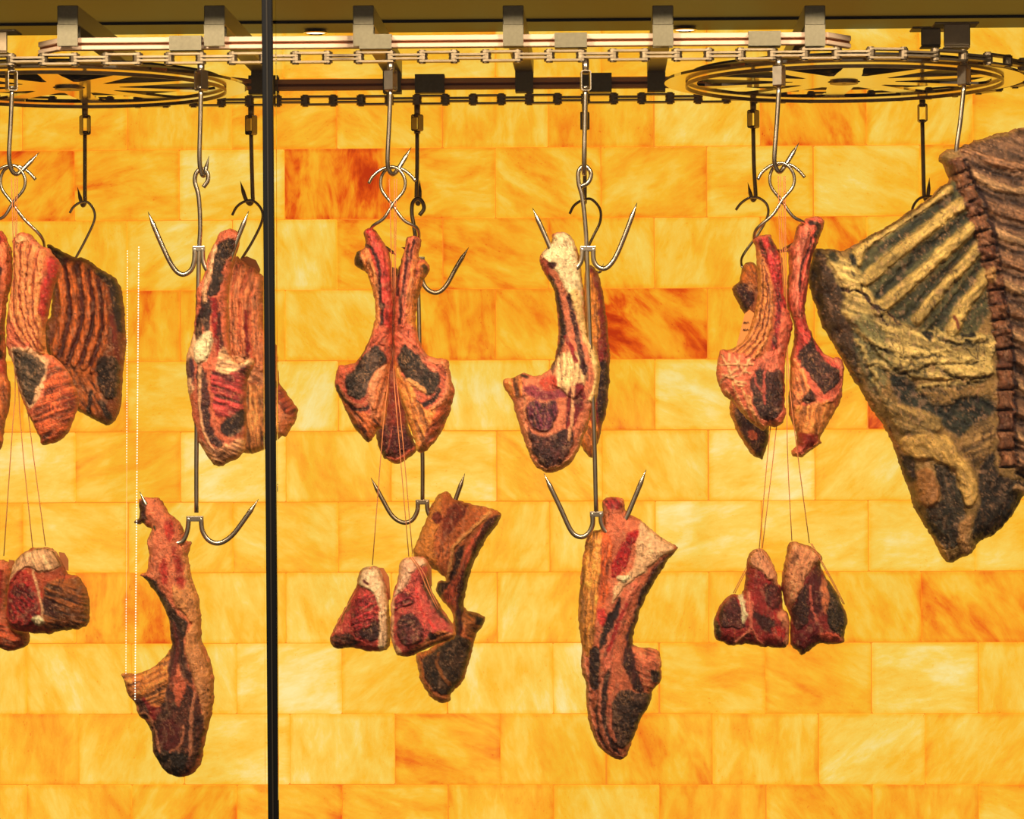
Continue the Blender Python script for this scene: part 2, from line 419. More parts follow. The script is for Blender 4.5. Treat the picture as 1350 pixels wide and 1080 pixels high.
PITCH_C = 0.0554
def platemesh(L, zs, w=0.019, t=0.0036):
    bm = bmesh.new()
    for z in zs:
        ring = []
        for sgn in (1, -1):
            for k in range(7):
                a = math.radians(-90 + 30 * k) + (0 if sgn > 0 else math.pi)
                ring.append((sgn * L / 2 + w / 2 * math.cos(a), w / 2 * math.sin(a)))
        lo = [bm.verts.new((x, y, z - t / 2)) for x, y in ring]; hi = [bm.verts.new((x, y, z + t / 2)) for x, y in ring]
        bm.faces.new(lo[::-1]); bm.faces.new(hi)
        for k in range(len(ring)):
            k2 = (k + 1) % len(ring); bm.faces.new((lo[k], lo[k2], hi[k2], hi[k]))
    me = bpy.data.meshes.new('link_plates'); bm.to_mesh(me); bm.free(); return me
OUT = platemesh(PITCH_C, (-0.0078, 0.0078)); OUT.materials.append(STEELD)
INN = platemesh(PITCH_C, (-0.0032, 0.0032)); INN.materials.append(STEELD)
bm = bmesh.new()
for r, h, z in ((0.0048, 0.021, 0), (0.0088, 0.0130, 0), (0.0060, 0.0025, 0.0105), (0.0060, 0.0025, -0.0105)):
    res = bmesh.ops.create_cone(bm, cap_ends=True, segments=12, radius1=r, radius2=r, depth=h)
    bmesh.ops.translate(bm, verts=res['verts'], vec=(0, 0, z))
PIN = bpy.data.meshes.new('pin'); bm.to_mesh(PIN); bm.free(); PIN.materials.append(STEELD)
chain = empty('drive_chain', ((CWL + CWR) / 2, DN, ZK), 'long steel roller chain looping around both sprocket wheels', 'chain')
hn = P(515, 75, DN).x; hf = P(550, 130, DF).x
pins = []
k0 = math.ceil((CWL - hn) / PITCH_C); k1 = math.floor((CWR - hn) / PITCH_C)
near = [(hn + k * PITCH_C, DN, k) for k in range(k0, k1 + 1)]
f0 = math.ceil((CWL - hf) / PITCH_C); f1 = math.floor((CWR - hf) / PITCH_C)
far = [(hf + k * PITCH_C, DF, k) for k in range(f1, f0 - 1, -1)]
def arc(cx, a0, a1, n):
    return [(cx + RC * math.sin(a0 + (a1 - a0) * (i + 1) / (n + 1)), YC - RC * math.cos(a0 + (a1 - a0) * (i + 1) / (n + 1)), 99) for i in range(n)]
# parity: near hook pins even index -> outer link lies left of the pin
nR = int(math.pi * RC / PITCH_C)
aR0 = (near[-1][0] - CWR) / RC; aR1 = math.pi - (far[0][0] - CWR) / RC
rarc = arc(CWR, aR0, aR1, nR)
aL0 = math.pi - (far[-1][0] - CWL) / RC; aL1 = 2 * math.pi + (near[0][0] - CWL) / RC
tot = len(near) + len(rarc) + len(far)
nL = int(math.pi * RC / PITCH_C); nL += (tot + nL) % 2
larc = arc(CWL, aL0, aL1, nL)
allp = near + rarc + far + larc
CH = Vector(chain.location)
par0 = k0 % 2
for i, p in enumerate(allp):
    q = allp[(i + 1) % len(allp)]
    o = link('pin', PIN, None, chain); o.location = Vector((p[0], p[1], ZK)) - CH
    odd = (i + par0) % 2          # hook pin k=0 : i+par0 even -> link to the right is inner
    me = OUT if odd else INN
    o = link('link', me, None, chain)
    o.location = Vector(((p[0] + q[0]) / 2, (p[1] + q[1]) / 2, ZK)) - CH
    o.rotation_euler = (0, 0, math.atan2(q[1] - p[1], q[0] - p[0]))

# carrier blocks on top of the chain beside each hook
def cblock(xc, y, w_, h_, rz=0, z=0.013):
    bm = bmesh.new()
    t = 0.003; d = 0.030
    for (a, b, c, dx, dy, dz) in ((0, -d / 2, h_ / 2, w_, t, h_), (0, 0, h_, w_, d, t), (0, d / 2, h_ / 2, w_, t, h_), (0, 0, t / 2, w_, d, t)):
        r = bmesh.ops.create_cube(bm, size=1); bmesh.ops.scale(bm, vec=(dx, dy, dz), verts=r['verts']); bmesh.ops.translate(bm, vec=(a, b, c), verts=r['verts'])
    me = bpy.data.meshes.new('carrier'); bm.to_mesh(me); bm.free()
    o = link('carrier_block', me, BLOCKM, chain); o.location = Vector((xc, y, ZK + z)) - CH; o.rotation_euler = (0, 0, rz)
for px in (265, 515, 772, 1027): 
    x = P(px, 75, DN).x; cblock(x - PITCH_C * 0.46, DN, 0.056, 0.024)
for px in (331, 550, 770):
    x = P(px, 130, DF).x; cblock(x + PITCH_C * 0.46, DF, 0.058, 0.035)

# rails
def rail(name, xs, y, z, label, mat, bend, gap=0.006):
    root = empty(name, ((xs[0] + xs[1]) / 2, y, z), label, 'rail')
    def seg(p, q, nm):
        L = (q - p).length; ang = math.atan2(q.y - p.y, q.x - p.x)
        for dz, h_ in ((0.0085, 0.009), (-0.0045, 0.007)):
            o = link(nm, boxmesh(nm, L, 0.010, h_, 0.001), mat, root); o.location = (p + q) / 2 - root.location + Vector((0, 0, dz)); o.rotation_euler = (0, 0, ang)
        o = link('rail_web', boxmesh('web', L, 0.004, 0.020, 0), BR_, root); o.location = (p + q) / 2 - root.location + Vector((0, 0.004, 0.001)); o.rotation_euler = (0, 0, ang)
    a = Vector((xs[0], y, z)); b = Vector((xs[1], y, z))
    seg(a, b, 'rail_bar')
    if bend:
        seg(a + Vector((-0.045, bend, 0)), a, 'rail_end'); seg(b, b + Vector((0.045, bend, 0)), 'rail_end')
BR_ = simple('rail_web_brown', (150, 92, 50), 0.5)
zr = P(560, 57, DN).z + 0.002
rail('guide_rail', (P(78, 55, DN).x, P(1089, 55, DN).x), DN + 0.01, zr, 'long cream front guide rail above the front run of the chain', RAILM, 0.055)
zf = P(600, 112, DF).z
rail('guide_rail', (P(338, 112, DF).x, P(905, 112, DF).x), DF + 0.0, zf, 'brown back guide rail above the back run of the chain', simple('far_rail', (232, 170, 110), 0.4, 0.1), -0.05)

# cross arms hanging the rails
arms = [(77, 'leftmost square steel cross arm holding the rails at its near end'), (270, 'square steel cross arm just left of the black post'),
        (466, 'square steel cross arm first to the right of the black post'), (663, 'square steel cross arm third to the right, left of the bare middle hook'),
        (860, 'square steel cross arm beside the right-hand ceiling downlight'), (1060, 'rightmost square steel cross arm over the right wheel')]
for px, lab in arms:
    a = P(px, 7, DN); b = P(px + 27.5, 34, DN); c = P(px, 62, DN)
    ztp = a.z - 0.002; zmd = b.z; zbt = c.z
    root = empty('cross_arm', ((a.x + b.x) / 2, DN, zbt), lab, 'bracket', 'cross arms carrying the two rails')
    rf = root.location
    box('arm_tube', a.x, b.x, DN - 0.012, DF + 0.02, zmd, ztp, BLOCKM, root, 0.0012, rf)
    for yy, zz in ((DN, zbt), (DF, zf - 0.016)):
        bm = bmesh.new(); xw = b.x - a.x - 0.0008
        for (yc, zc_, dy, dz) in ((yy - 0.0135, (zmd + zz) / 2, 0.003, zmd - zz), (yy + 0.0165, (zmd + zz) / 2, 0.003, zmd - zz), (yy - 0.009, zz + 0.0015, 0.009, 0.003), (yy + 0.013, zz + 0.0015, 0.007, 0.003)):
            r = bmesh.ops.create_cube(bm, size=1); bmesh.ops.scale(bm, vec=(xw, dy, dz), verts=r['verts'])
            bmesh.ops.translate(bm, vec=((a.x + b.x) / 2 - rf[0], yc - rf[1], zc_ - rf[2]), verts=r['verts'])
        me = bpy.data.meshes.new('clip'); bm.to_mesh(me); bm.free(); link('rail_clip', me, BLOCKM, root)

# dark drive brackets at both ends
def bracket(px0, px1, y0, y1, d, lab):
    a = P(px0, y0, d); b = P(px1, y1, d)
    root = empty('drive_bracket', ((a.x + b.x) / 2, d, b.z), lab, 'bracket')
    rf = root.location
    t = 0.004
    box('front_plate', a.x, b.x, d - t, d, b.z, a.z, STEELD, root, 0.0015, rf)
    box('flange', a.x - 0.016, b.x + 0.016, d - t, d + 0.05, a.z, a.z + 0.004, STEELD, root, 0.0015, rf)
    box('foot', a.x, b.x, d - t, d + 0.03, b.z - 0.003, b.z, STEELD, root, 0.001, rf)
bracket(1244, 1279, 32, 61, DN + 0.085, 'dark folded steel bracket above the chain at the right edge')
bracket(-12, 10, 42, 68, DN + 0.02, 'dark folded steel bracket above the chain at the left edge')
bracket(1214, 1240, 38, 60, DN + 0.30, 'small dark steel bracket just left of the right edge bracket')

# swivel hooks -------------------------------------------------------------
def swivel(px, top, d, rot, pts, tip_d, lab, grp, ringy, open_=True):
    """px,top : the pin; pts: pixel path of the rod from ring to the point; tip_d: how far the J swings back"""
    base = P(px, top, d); base.z = ZK - 0.012
    root = empty('swivel_hook', base, lab, 'hook', grp); rf = root.location
    s = d / FPX
    r0 = P(px, ringy[0], d).z; r1 = P(px, ringy[1], d).z
    link('swivel_pin', cyl('swivel_pin', 0.0062, base.z - r0 + 0.012, 14, 0.0008), STEELD if d > 5.8 else STEEL, root).location = Vector((0, 0, (r0 - base.z) / 2))
    # square strap ring
    bm = bmesh.new(); W = 0.0088; H = (r0 - r1) / 2; c = 0.0025; D_ = 0.0085; t = 0.0016
    prof = [(-W + c, -H), (W - c, -H), (W, -H + c), (W, H - c), (W - c, H), (-W + c, H), (-W, H - c), (-W, -H + c)]
    prin = [(x * (1 - t / W), z * (1 - t / H)) for x, z in prof]
    vv = [[bm.verts.new((x, y, z)) for x, z in pr] for pr, y in ((prof, -D_), (prof, D_), (prin, -D_), (prin, D_))]
    n8 = 8
    for k in range(n8):
        k2 = (k + 1) % n8
        bm.faces.new((vv[0][k], vv[0][k2], vv[1][k2], vv[1][k])); bm.faces.new((vv[2][k2], vv[2][k], vv[3][k], vv[3][k2]))
        bm.faces.new((vv[0][k2], vv[0][k], vv[2][k], vv[2][k2])); bm.faces.new((vv[1][k], vv[1][k2], vv[3][k2], vv[3][k]))
    me = bpy.data.meshes.new('ring'); bm.to_mesh(me); bm.free()
    o = link('strap_ring', me, STEELD if d > 5.8 else STEEL, root); o.location = (0, 0, (r0 + r1) / 2 - base.z); o.rotation_euler = (0, 0, rot)
    # rod
    W3 = []
    n = len(pts)
    for i, q in enumerate(pts):
        x, y = q[0], q[1]; dd = q[2] if len(q) > 2 else 0
        W3.append(P(x, y, d) + Vector((0, dd, 0)))
    tube('hook_rod', W3, 0.0041, STEELD if d > 5.8 else STEEL, root, rf, 12, 6, taper=0.022)
    hd = link('rod_head', cyl('head', 0.0066, 0.006, 12, 0.001), STEELD if d > 5.8 else STEEL, root)
    hd.location = Vector(W3[0]) - Vector(rf) + Vector((0, 0, 0.002))
gn = 'swivel hooks on the front run of the chain'; gf = 'swivel hooks on the back run of the chain'
nr = (93, 120); frg = (152, 178)
swivel(15, 78, DN + 0.02, 0.5, [(16, 117), (14, 165), (12, 205), (14, 222, .004), (20, 229, .010), (29, 221, .018), (48, 199, .028)], 0, 'leftmost front swivel hook, point rising right behind the crossed hooks', gn, nr)
swivel(265, 78, DN, -0.6, [(265, 117), (264, 165), (263, 205), (264, 224, .004), (267, 231, .010), (269, 224, .018), (273, 204, .026)], 0, 'front swivel hook left of the black post holding a twin-armed hook', gn, nr)
swivel(515, 78, DN, 1.15, [(515, 117), (513, 165), (511, 208), (512, 222, .004), (517, 229, .010), (524, 222, .018), (541, 192, .028)], 0, 'front swivel hook over the pair of racks right of the black post', gn, (92, 120))
swivel(772, 78, DN, 0.12, [(772, 117), (771, 165), (770, 205), (770, 222, .006), (770, 228, .014), (770, 220, .022), (771, 190, .028)], 0, 'front swivel hook in the middle with a pale open ring', gn, nr)
swivel(1027, 76, DN, 1.1, [(1027, 114), (1024, 165), (1021, 205), (1022, 218, .004), (1028, 226, .010), (1036, 217, .018), (1055, 186, .028)], 0, 'front swivel hook under the right wheel above the paired racks', gn, (86, 114))
swivel(1271, 74, DN + 0.07, 0.9, [(1271, 112), (1266, 160), (1261, 196), (1262, 210, .004), (1268, 214, .012), (1276, 205, .02), (1284, 192, .03)], 0, 'rightmost front swivel hook piercing the big carcass', gn, (86, 113))
swivel(112, 134, DF, 0.55, [(112, 176), (112, 220), (112, 256), (112, 266, .002), (109, 271, .004), (106, 264, .006), (101, 246, .008)], 0, 'leftmost back swivel hook holding the dark brown rack', gf, frg)
swivel(331, 134, DF, -0.55, [(331, 176), (332, 220), (333, 255), (333, 264, .002), (329, 269, .004), (323, 261, .006), (316, 238, .008)], 0, 'back swivel hook just left of the black post', gf, frg)
swivel(550, 134, DF, -0.6, [(550, 176), (550, 220), (549, 255), (549, 264, .002), (551, 269, .004), (553, 262, .006), (553, 237, .008)], 0, 'back swivel hook beside the crossed hooks right of the post', gf, (151, 173))
swivel(771, 134, DF, 1.5, [(771, 171), (771, 210), (771, 252), (771, 262, .002), (771, 267, .006), (770, 260, .010), (769, 245, .014)], 0, 'back swivel hook hidden behind the middle front hook', gf, (148, 171))
swivel(993, 134, DF, -0.6, [(993, 169), (994, 220), (996, 252), (996, 260, .002), (993, 264, .004), (990, 257, .006), (986, 240, .008)], 0, 'back swivel hook left of the paired racks at the right', gf, (145, 169))
swivel(1216, 132, DF, 0.05, [(1216, 161), (1217, 210), (1218, 252), (1219, 260, .002), (1222, 264, .004), (1224, 256, .006), (1226, 234, .008)], 0, 'rightmost back swivel hook behind the carcass rim', gf, (137, 161))

# twin-armed hooks: loop, shaft, clips and two pairs of pointed arms
def twin(base, d, loop, shaft, upper, lower, lab, mat):
    root = empty('twin_arm_hook', P(base[0], base[1], d), lab, 'hook', 'long twin-armed meat hooks'); rf = root.location
    w3 = lambda L: [P(q[0], q[1], d) + Vector((0, q[2] if len(q) > 2 else 0, 0)) for q in L]
    tube('shaft', w3(loop + shaft), 0.0040, mat, root, rf, 12, 5)
    for arms_, jn in ((upper, None), (lower, None)):
        for a in arms_:
            tube('arm', w3(a), 0.0044, mat, root, rf, 12, 6, taper=0.024)
    for arms_ in (upper, lower):
        if not arms_: continue
        x, y = arms_[0][0][0], arms_[0][0][1]
        x2 = arms_[-1][0][0]
        c = P((x + x2) / 2, y + 2, d) - Vector(rf)
        o = link('weld_collar', boxmesh('collar', abs(x2 - x) * d / FPX + 0.009, 0.008, 0.010, 0.002, 2), mat, root); o.location = c
twin((264, 228), DN + 0.02, [(268, 247), (274, 238), (273, 227), (266, 223), (259, 228), (257, 240)], [(262, 260), (264, 300), (262, 345), (260, 500), (259, 600), (259, 676)],
     [[(257, 326), (256, 345), (251, 357), (240, 362), (228, 352), (213, 322), (195, 279)], [(267, 326), (268, 345), (275, 358), (287, 362), (300, 350), (312, 318), (328, 278)]],
     [[(249, 682), (247, 700), (240, 714), (226, 716), (212, 708), (200, 682), (184, 648)], [(265, 682), (267, 700), (276, 713), (290, 716), (306, 706), (323, 684), (341, 658)]],
     'long steel twin-armed hook left of the black post', STEEL)
twin((551, 268), DF - 0.08, [(553, 284), (559, 275), (556, 265), (550, 262), (544, 268), (543, 282)], [(546, 300), (549, 330), (552, 400), (554, 500), (557, 600), (557, 664)],
     [[(546, 340), (545, 358), (540, 374), (528, 382), (518, 376), (510, 362), (505, 352)], [(557, 350), (557, 370), (564, 382), (576, 386), (588, 377), (602, 352), (618, 326)]],
     [[(551, 660), (550, 674), (543, 686), (531, 689), (517, 680), (504, 658), (489, 630)], [(563, 660), (564, 674), (571, 686), (583, 690), (594, 678), (603, 652), (613, 624)]],
     'long darker twin-armed hook behind the centre left racks', STEELD)
twin((770, 228), DN + 0.02, [(766, 246), (776, 240), (779, 228), (771, 219), (763, 226), (763, 242)], [(768, 262), (772, 300), (774, 340), (778, 450), (783, 560), (786, 680)],
     [[(768, 326), (766, 345), (757, 356), (745, 356), (733, 344), (720, 314), (702, 274)], [(782, 326), (783, 344), (790, 353), (800, 353), (811, 340), (824, 310), (840, 267)]],
     [[(781, 676), (781, 692), (775, 704), (765, 708), (753, 700), (738, 668), (717, 624)], [(792, 676), (793, 690), (800, 702), (812, 702), (824, 686), (837, 656), (852, 619)]],
     'long steel twin-armed hook in the middle of the case', STEEL)

# S hooks
def shook(d, pts, lab, grp, mat=STEEL, r=0.0029):
    W3 = [P(q[0], q[1], d) + Vector((0, q[2] if len(q) > 2 else 0, 0)) for q in pts]
    ref = P(pts[len(pts) // 2][0], pts[len(pts) // 2][1], d)
    o = tube('s_hook', W3, r, mat, None, ref, 10, 6, taper=0.016); tag(o, lab, 'hook', grp); return o
gs = 's hooks holding the racks'
def crossed(cx, cy, d, l, r, labs):
    # l, r: lower ends (pixel) for the hook going down-left / down-right
    rx, ry = r[0]; lx, ly = l[0]; rt, lt = r[1], l[1]
    shook(d + 0.012, [(cx + 30, cy + 15), (cx + 22, cy + 6), (cx + 12, cy - 1), (cx, cy - 3), (cx - 11, cy + 2), (cx - 16, cy + 14), (cx - 14, cy + 28), (cx - 2, cy + 44), (cx + 14, cy + 66), (rx, ry, .012), (rx - 1, ry + 16, .045), ((rx + rt[0]) / 2, ry + 26, .050), rt], labs[1], gs)
    shook(d + 0.002, [(cx - 32, cy + 18), (cx - 26, cy + 8), (cx - 14, cy - 1), (cx, cy - 4), (cx + 10, cy + 2), (cx + 16, cy + 14), (cx + 14, cy + 28), (cx + 1, cy + 44), (cx - 12, cy + 64), (lx, ly, .012), (lx + 1, ly + 16, .045), ((lx + lt[0]) / 2, ly + 24, .050), lt], labs[0], gs)
crossed(518, 224, DN + 0.008, [(489, 300), (522, 336, .01)], [(550, 301), (528, 325, .02)], ('front crossed s hook right of the post, running down left into the rack', 'front crossed s hook right of the post, running down right into the rack'))
crossed(1031, 219, DN + 0.008, [(997, 303), (1039, 331, .01)], [(1062, 295), (1029, 330, .02)], ('crossed s hook under the right wheel, running down left into the rack', 'crossed s hook under the right wheel, running down right into the rack'))
crossed(17, 222, DN + 0.028, [(-15, 292), (10, 327, .01)], [(53, 312), (38, 330, .02)], ('crossed s hook at the left edge, running out of frame down left', 'crossed s hook at the left edge, running down right into the pink rack'))
shook(DF - 0.02, [(92, 281), (97, 273), (106, 267), (116, 267), (124, 278), (124, 292), (112, 318), (99, 342), (97, 352, -.02), (101, 362, -.03), (107, 366, -.03)], 'thin s hook holding the dark brown rack at the left', gs, STEEL, .0027)
shook(DF - 0.02, [(306, 284), (312, 273), (322, 266), (334, 265), (345, 277), (345, 293), (332, 320), (316, 346), (316, 356, -.02), (322, 362, -.03)], 'thin s hook just left of the black post', gs, STEELD, .0027)
shook(DF - 0.02, [(751, 282), (757, 271), (768, 264), (780, 263), (791, 276), (791, 293), (782, 312), (772, 335), (775, 352, -.02), (790, 360, -.03), (796, 348, -.03)], 'thin s hook behind the middle twin-armed hook', gs, STEELD, .0027)
shook(DF - 0.02, [(970, 277), (977, 268), (988, 261), (1000, 261), (1011, 270), (1012, 285), (1000, 308), (980, 336), (977, 350, -.02), (982, 360, -.03)], 'thin s hook holding the half-hidden rack behind the right pair', gs, STEEL, .0027)
shook(DF - 0.02, [(1202, 284), (1204, 272), (1212, 262), (1224, 259), (1236, 262), (1240, 278), (1226, 300), (1218, 318), (1226, 330, -.01)], 'thin s hook mostly hidden behind the carcass rim', gs, STEELD, .0027)

# ------------------------------------------------------------------ meat: closed, displaced bodies with muscles, fat and bones as parts
def _hash(ix, iy, s):
    h = (ix.astype(np.int64) * 374761393 + iy.astype(np.int64) * 668265263 + s * 974711) & 0xffffffff
    h = ((h ^ (h >> 13)) * 1274126177) & 0xffffffff
    return ((h ^ (h >> 16)) & 0xffff) / 65535.0
def vnoise(x, y, s=0):
    ix = np.floor(x); iy = np.floor(y); fx = x - ix; fy = y - iy
    fx = fx * fx * (3 - 2 * fx); fy = fy * fy * (3 - 2 * fy)
    a = _hash(ix, iy, s); b = _hash(ix + 1, iy, s); c = _hash(ix, iy + 1, s); d = _hash(ix + 1, iy + 1, s)
    return (a + (b - a) * fx) * (1 - fy) + (c + (d - c) * fx) * fy
def fbm(x, y, s=0, o=4):
    v = 0; a = 0.5; t = 0
    for i in range(o):
        v = v + a * vnoise(x, y, s + i * 17); t += a; a *= 0.55; x = x * 2.03 + 5.2; y = y * 2.03 + 1.7
    return v / t
def sd_poly(X, Y, pts):
    """signed distance, positive inside"""
    n = len(pts); d = np.full(X.shape, 1e18); ins = np.zeros(X.shape, bool)
    for i in range(n):
        ax, ay = pts[i]; bx, by = pts[(i + 1) % n]
        ex, ey = bx - ax, by - ay; wx, wy = X - ax, Y - ay
        t = np.clip((wx * ex + wy * ey) / (ex * ex + ey * ey + 1e-9), 0, 1)
        dx, dy = wx - ex * t, wy - ey * t
        d = np.minimum(d, dx * dx + dy * dy)
        c = ((ay > Y) != (by > Y)) & (X < (bx - ax) * (Y - ay) / (by - ay + 1e-12) + ax)
        ins ^= c
    d = np.sqrt(d); return np.where(ins, d, -d)
def sd_line(X, Y, pts):
    d = np.full(X.shape, 1e18)
    for (ax, ay), (bx, by) in zip(pts, pts[1:]):
        ex, ey = bx - ax, by - ay; wx, wy = X - ax, Y - ay
        t = np.clip((wx * ex + wy * ey) / (ex * ex + ey * ey + 1e-9), 0, 1)
        dx, dy = wx - ex * t, wy - ey * t
        d = np.minimum(d, dx * dx + dy * dy)
    return np.sqrt(d)
def curve(pts, n=4, closed=False):
    pts = [np.array(p, float) for p in pts]
    ext = ([pts[-1]] + pts + [pts[0], pts[1]]) if closed else ([2 * pts[0] - pts[1]] + pts + [2 * pts[-1] - pts[-2]])
    out = []
    for i in range(1, len(ext) - 2):
        p0, p1, p2, p3 = ext[i - 1:i + 3]
        for k in range(n):
            t = k / n
            out.append(tuple(0.5 * ((2 * p1) + (-p0 + p2) * t + (2 * p0 - 5 * p1 + 4 * p2 - p3) * t * t + (-p0 + 3 * p1 - 3 * p2 + p3) * t ** 3)))
    if not closed: out.append(tuple(pts[-1]))
    return out
def lin(c):
    c = np.array(c, float) / 255; return np.where(c <= 0.04045, c / 12.92, ((c + 0.055) / 1.055) ** 2.4)

# flesh colours
PK = (226, 112, 80); PR = (178, 58, 46); DR = (112, 30, 28); DK = (72, 38, 32); BK = (54, 34, 28); FT = (236, 172, 130); CR = (248, 212, 172)
OR = (216, 118, 58); OY = (232, 150, 68); BR = (128, 70, 38); RD = (196, 34, 30); GY = (84, 62, 52); DB = (60, 36, 22)

class Piece:
    def __init__(s, name, label, cat, group, d, crop, outline, T=26, R=24, Tb=14, base=PK, seed=1, step=1.5, tilt=(0, 0), fold=2.2, closed_n=3, rough=1.6):
        s.name, s.label, s.cat, s.group, s.d, s.crop = name, label, cat, group, d, crop
        s.seed, s.step, s.T, s.R, s.Tb, s.base, s.tilt, s.fold, s.rough = seed, step, T, R, Tb, base, tilt, fold, rough
        s.out = curve([s.c(p) for p in outline], closed_n, True); s.ops = []
        xs = [p[0] for p in s.out]; ys = [p[1] for p in s.out]
        s.bb = (min(xs), min(ys), max(xs), max(ys)); s.cx = (s.bb[0] + s.bb[2]) / 2; s.cy = (s.bb[1] + s.bb[3]) / 2
    def c(s, p): return (s.crop[0] + p[0] / s.crop[2], s.crop[1] + p[1] / s.crop[2])
    # F: patch, L: streak.  radii, h and soft in photograph pixels; part -> its own mesh
    def F(s, col, pts, h=0, soft=2.0, a=1.0, fib=None, part=None, wob=3.0, lift=1.6, label=None, warp=9.0, deep=False):
        s.ops.append(dict(k='F', col=col, pts=curve([s.c(p) for p in pts], 3, True), h=h, soft=soft, a=a, fib=fib, part=part, wob=wob, lift=lift, label=label, warp=warp, deep=deep)); return s
    def L(s, col, r, pts, h=0, soft=1.2, a=1.0, fib=None, part=None, wob=2.0, lift=1.4, label=None, warp=9.0):
        s.ops.append(dict(k='L', col=col, r=r, pts=curve([s.c(p) for p in pts], 3), h=h, soft=soft, a=a, fib=fib, part=part, wob=wob, lift=lift, label=label, warp=warp)); return s
    def sd(s, o, X, Y):
        i = s.ops.index(o)
        o_w = o['wob'] * 1.35
        WX = X + o_w * 2 * (fbm(X / o['warp'], Y / o['warp'], s.seed * 31 + i, 4) - 0.5); WY = Y + o_w * 2 * (fbm(X / o['warp'] + 40, Y / o['warp'], s.seed * 37 + i, 4) - 0.5)
        if o['k'] == 'F': return sd_poly(WX, WY, o['pts'])
        return o['r'] - sd_line(WX, WY, o['pts'])
    def outsd(s, X, Y):
        k = s.rough
        WX = X + k * 2 * (fbm(X / 6, Y / 6, s.seed + 900, 3) - 0.5); WY = Y + k * 2 * (fbm(X / 6 + 9, Y / 6, s.seed + 901, 3) - 0.5)
        return sd_poly(WX, WY, s.out)
    def eval(s, X, Y):
        D = np.maximum(s.outsd(X, Y), 0)
        q = np.clip(D / s.R, 0, 1); prof = np.sqrt(np.clip(1 - (1 - q) ** 2, 0, 1))
        H = s.T * prof; edge = np.clip(D / 5, 0, 1)
        H = H + edge * s.fold * 2 * (fbm(X / 17, Y / 26, s.seed + 3, 3) - 0.5) + edge * 1.5 * (fbm(X / 4.5, Y / 6, s.seed + 5, 3) - 0.5) * 1.6
        C = np.ones(X.shape + (3,)) * lin(s.base)
        C = C * (0.62 + 0.76 * fbm(X / 11, Y / 16, s.seed + 7, 4))[..., None]
        for i, o in enumerate(s.ops):
            sdv = s.sd(o, X, Y); m = np.clip(sdv / o['soft'] + 0.5, 0, 1); m = m * m * (3 - 2 * m)
            if not m.any(): continue
            col = np.ones_like(C) * lin(o['col'])
            n = fbm(X / 5, Y / 5, s.seed * 7 + i, 4)
            f = 0.68 + 0.64 * n
            if o['fib']:
                an, am = math.radians(o['fib'][0]), o['fib'][1]; wl = o['fib'][2] if len(o['fib']) > 2 else 2.4
                u = X * math.cos(an) + Y * math.sin(an); v = -X * math.sin(an) + Y * math.cos(an)
                v = v + 4 * fbm(u / 22, v / 22, 3 + i, 2)
                g = fbm(u / (wl * 8), v / wl, s.seed * 3 + i, 3)
                g = np.clip((g - 0.5) * 2.4 + 0.5, 0, 1)
                f = f * (1 - am + am * 2 * g); H = H + m * edge * (g - 0.5) * am * 3.2
            col = col * f[..., None]
            if o['part'] in ('cut_face', 'dark_muscle', 'sawn_face'):
                vv = np.abs(fbm(X / 7 + 3 * vnoise(X / 9, Y / 9, i), Y / 7, s.seed * 13 + i, 4) - 0.5); vm = np.clip(1 - vv / 0.030, 0, 1) * 0.55
                col = col * (1 - vm[..., None]) + (lin(o['col']) * 1.6 + lin((150, 96, 66)) * 0.45) * vm[..., None]
                gl = np.clip((fbm(X / 3.2, Y / 3.2, s.seed + 21 + i, 3) - 0.52) * 5, 0, 1); col = col * (1 + 0.9 * gl[..., None])
                lg = np.clip((fbm(X / 15, Y / 15, s.seed + 61 + i, 3) - 0.45) * 4, 0, 1)[..., None]; col = col * (1 + 0.5 * lg) + lin((120, 60, 40)) * 0.14 * lg
                H = H + m * edge * (vm * 1.3 + (gl - 0.3) * 0.9)
            mm = (m * o['a'])[..., None]
            C = C * (1 - mm) + col * mm
            if o['h']:
                rr = o['r'] if o['k'] == 'L' else max(4.0, abs(o['h']) * 2.0)
                pr = np.clip(sdv / rr, 0, 1); H = H + o['h'] * np.sqrt(np.clip(1 - (1 - pr) ** 2, 0, 1)) * edge
        # thin pale fat veins, creases shaded in the colour, orange tint along the outline
        v = np.abs(fbm(X / 11, Y / 13, s.seed + 55, 4) - 0.5); vm = np.clip(1 - v / 0.012, 0, 1) * 0.35
        C = C * (1 - vm[..., None]) + lin(FT) * vm[..., None]
        v = np.abs(fbm(X / 16 + 7, Y / 24, s.seed + 77, 4) - 0.5); vm = np.clip(1 - v / 0.014, 0, 1) * 0.55
        C = C * (1 - vm[..., None]); H = H - vm * 1.2 * edge
        dv = np.abs(fbm(X / 8 + 11, Y / 34, s.seed + 131, 4) - 0.5); dm = np.clip(1 - dv / 0.022, 0, 1) * np.clip((fbm(X / 20, Y / 26, s.seed + 141, 2) - 0.42) * 5, 0, 1) * 0.8
        C = C * (1 - dm[..., None]) + lin((70, 16, 12)) * dm[..., None] * 0.6; H = H - dm * 2.0 * edge  # long creases darkened in colour too, adding to their shade
        lm = np.clip(1 - np.abs(fbm(X / 9 + 31, Y / 28, s.seed + 151, 4) - 0.5) / 0.02, 0, 1) * np.clip((fbm(X / 24 + 8, Y / 26, s.seed + 161, 2) - 0.45) * 5, 0, 1) * 0.55
        C = C * (1 - lm[..., None]) + (lin((250, 176, 120)) * 0.55 + C * 0.6) * lm[..., None]; H = H + lm * 1.2 * edge
        edg = np.clip(1 - D / 3.0, 0, 1)[..., None] * 0.35; C = C * (1 - edg) + lin((206, 100, 44)) * edg
        C = np.clip(C, 0, 1); C = C ** 1.12 * np.array([1.09, 1.22, 1.06])
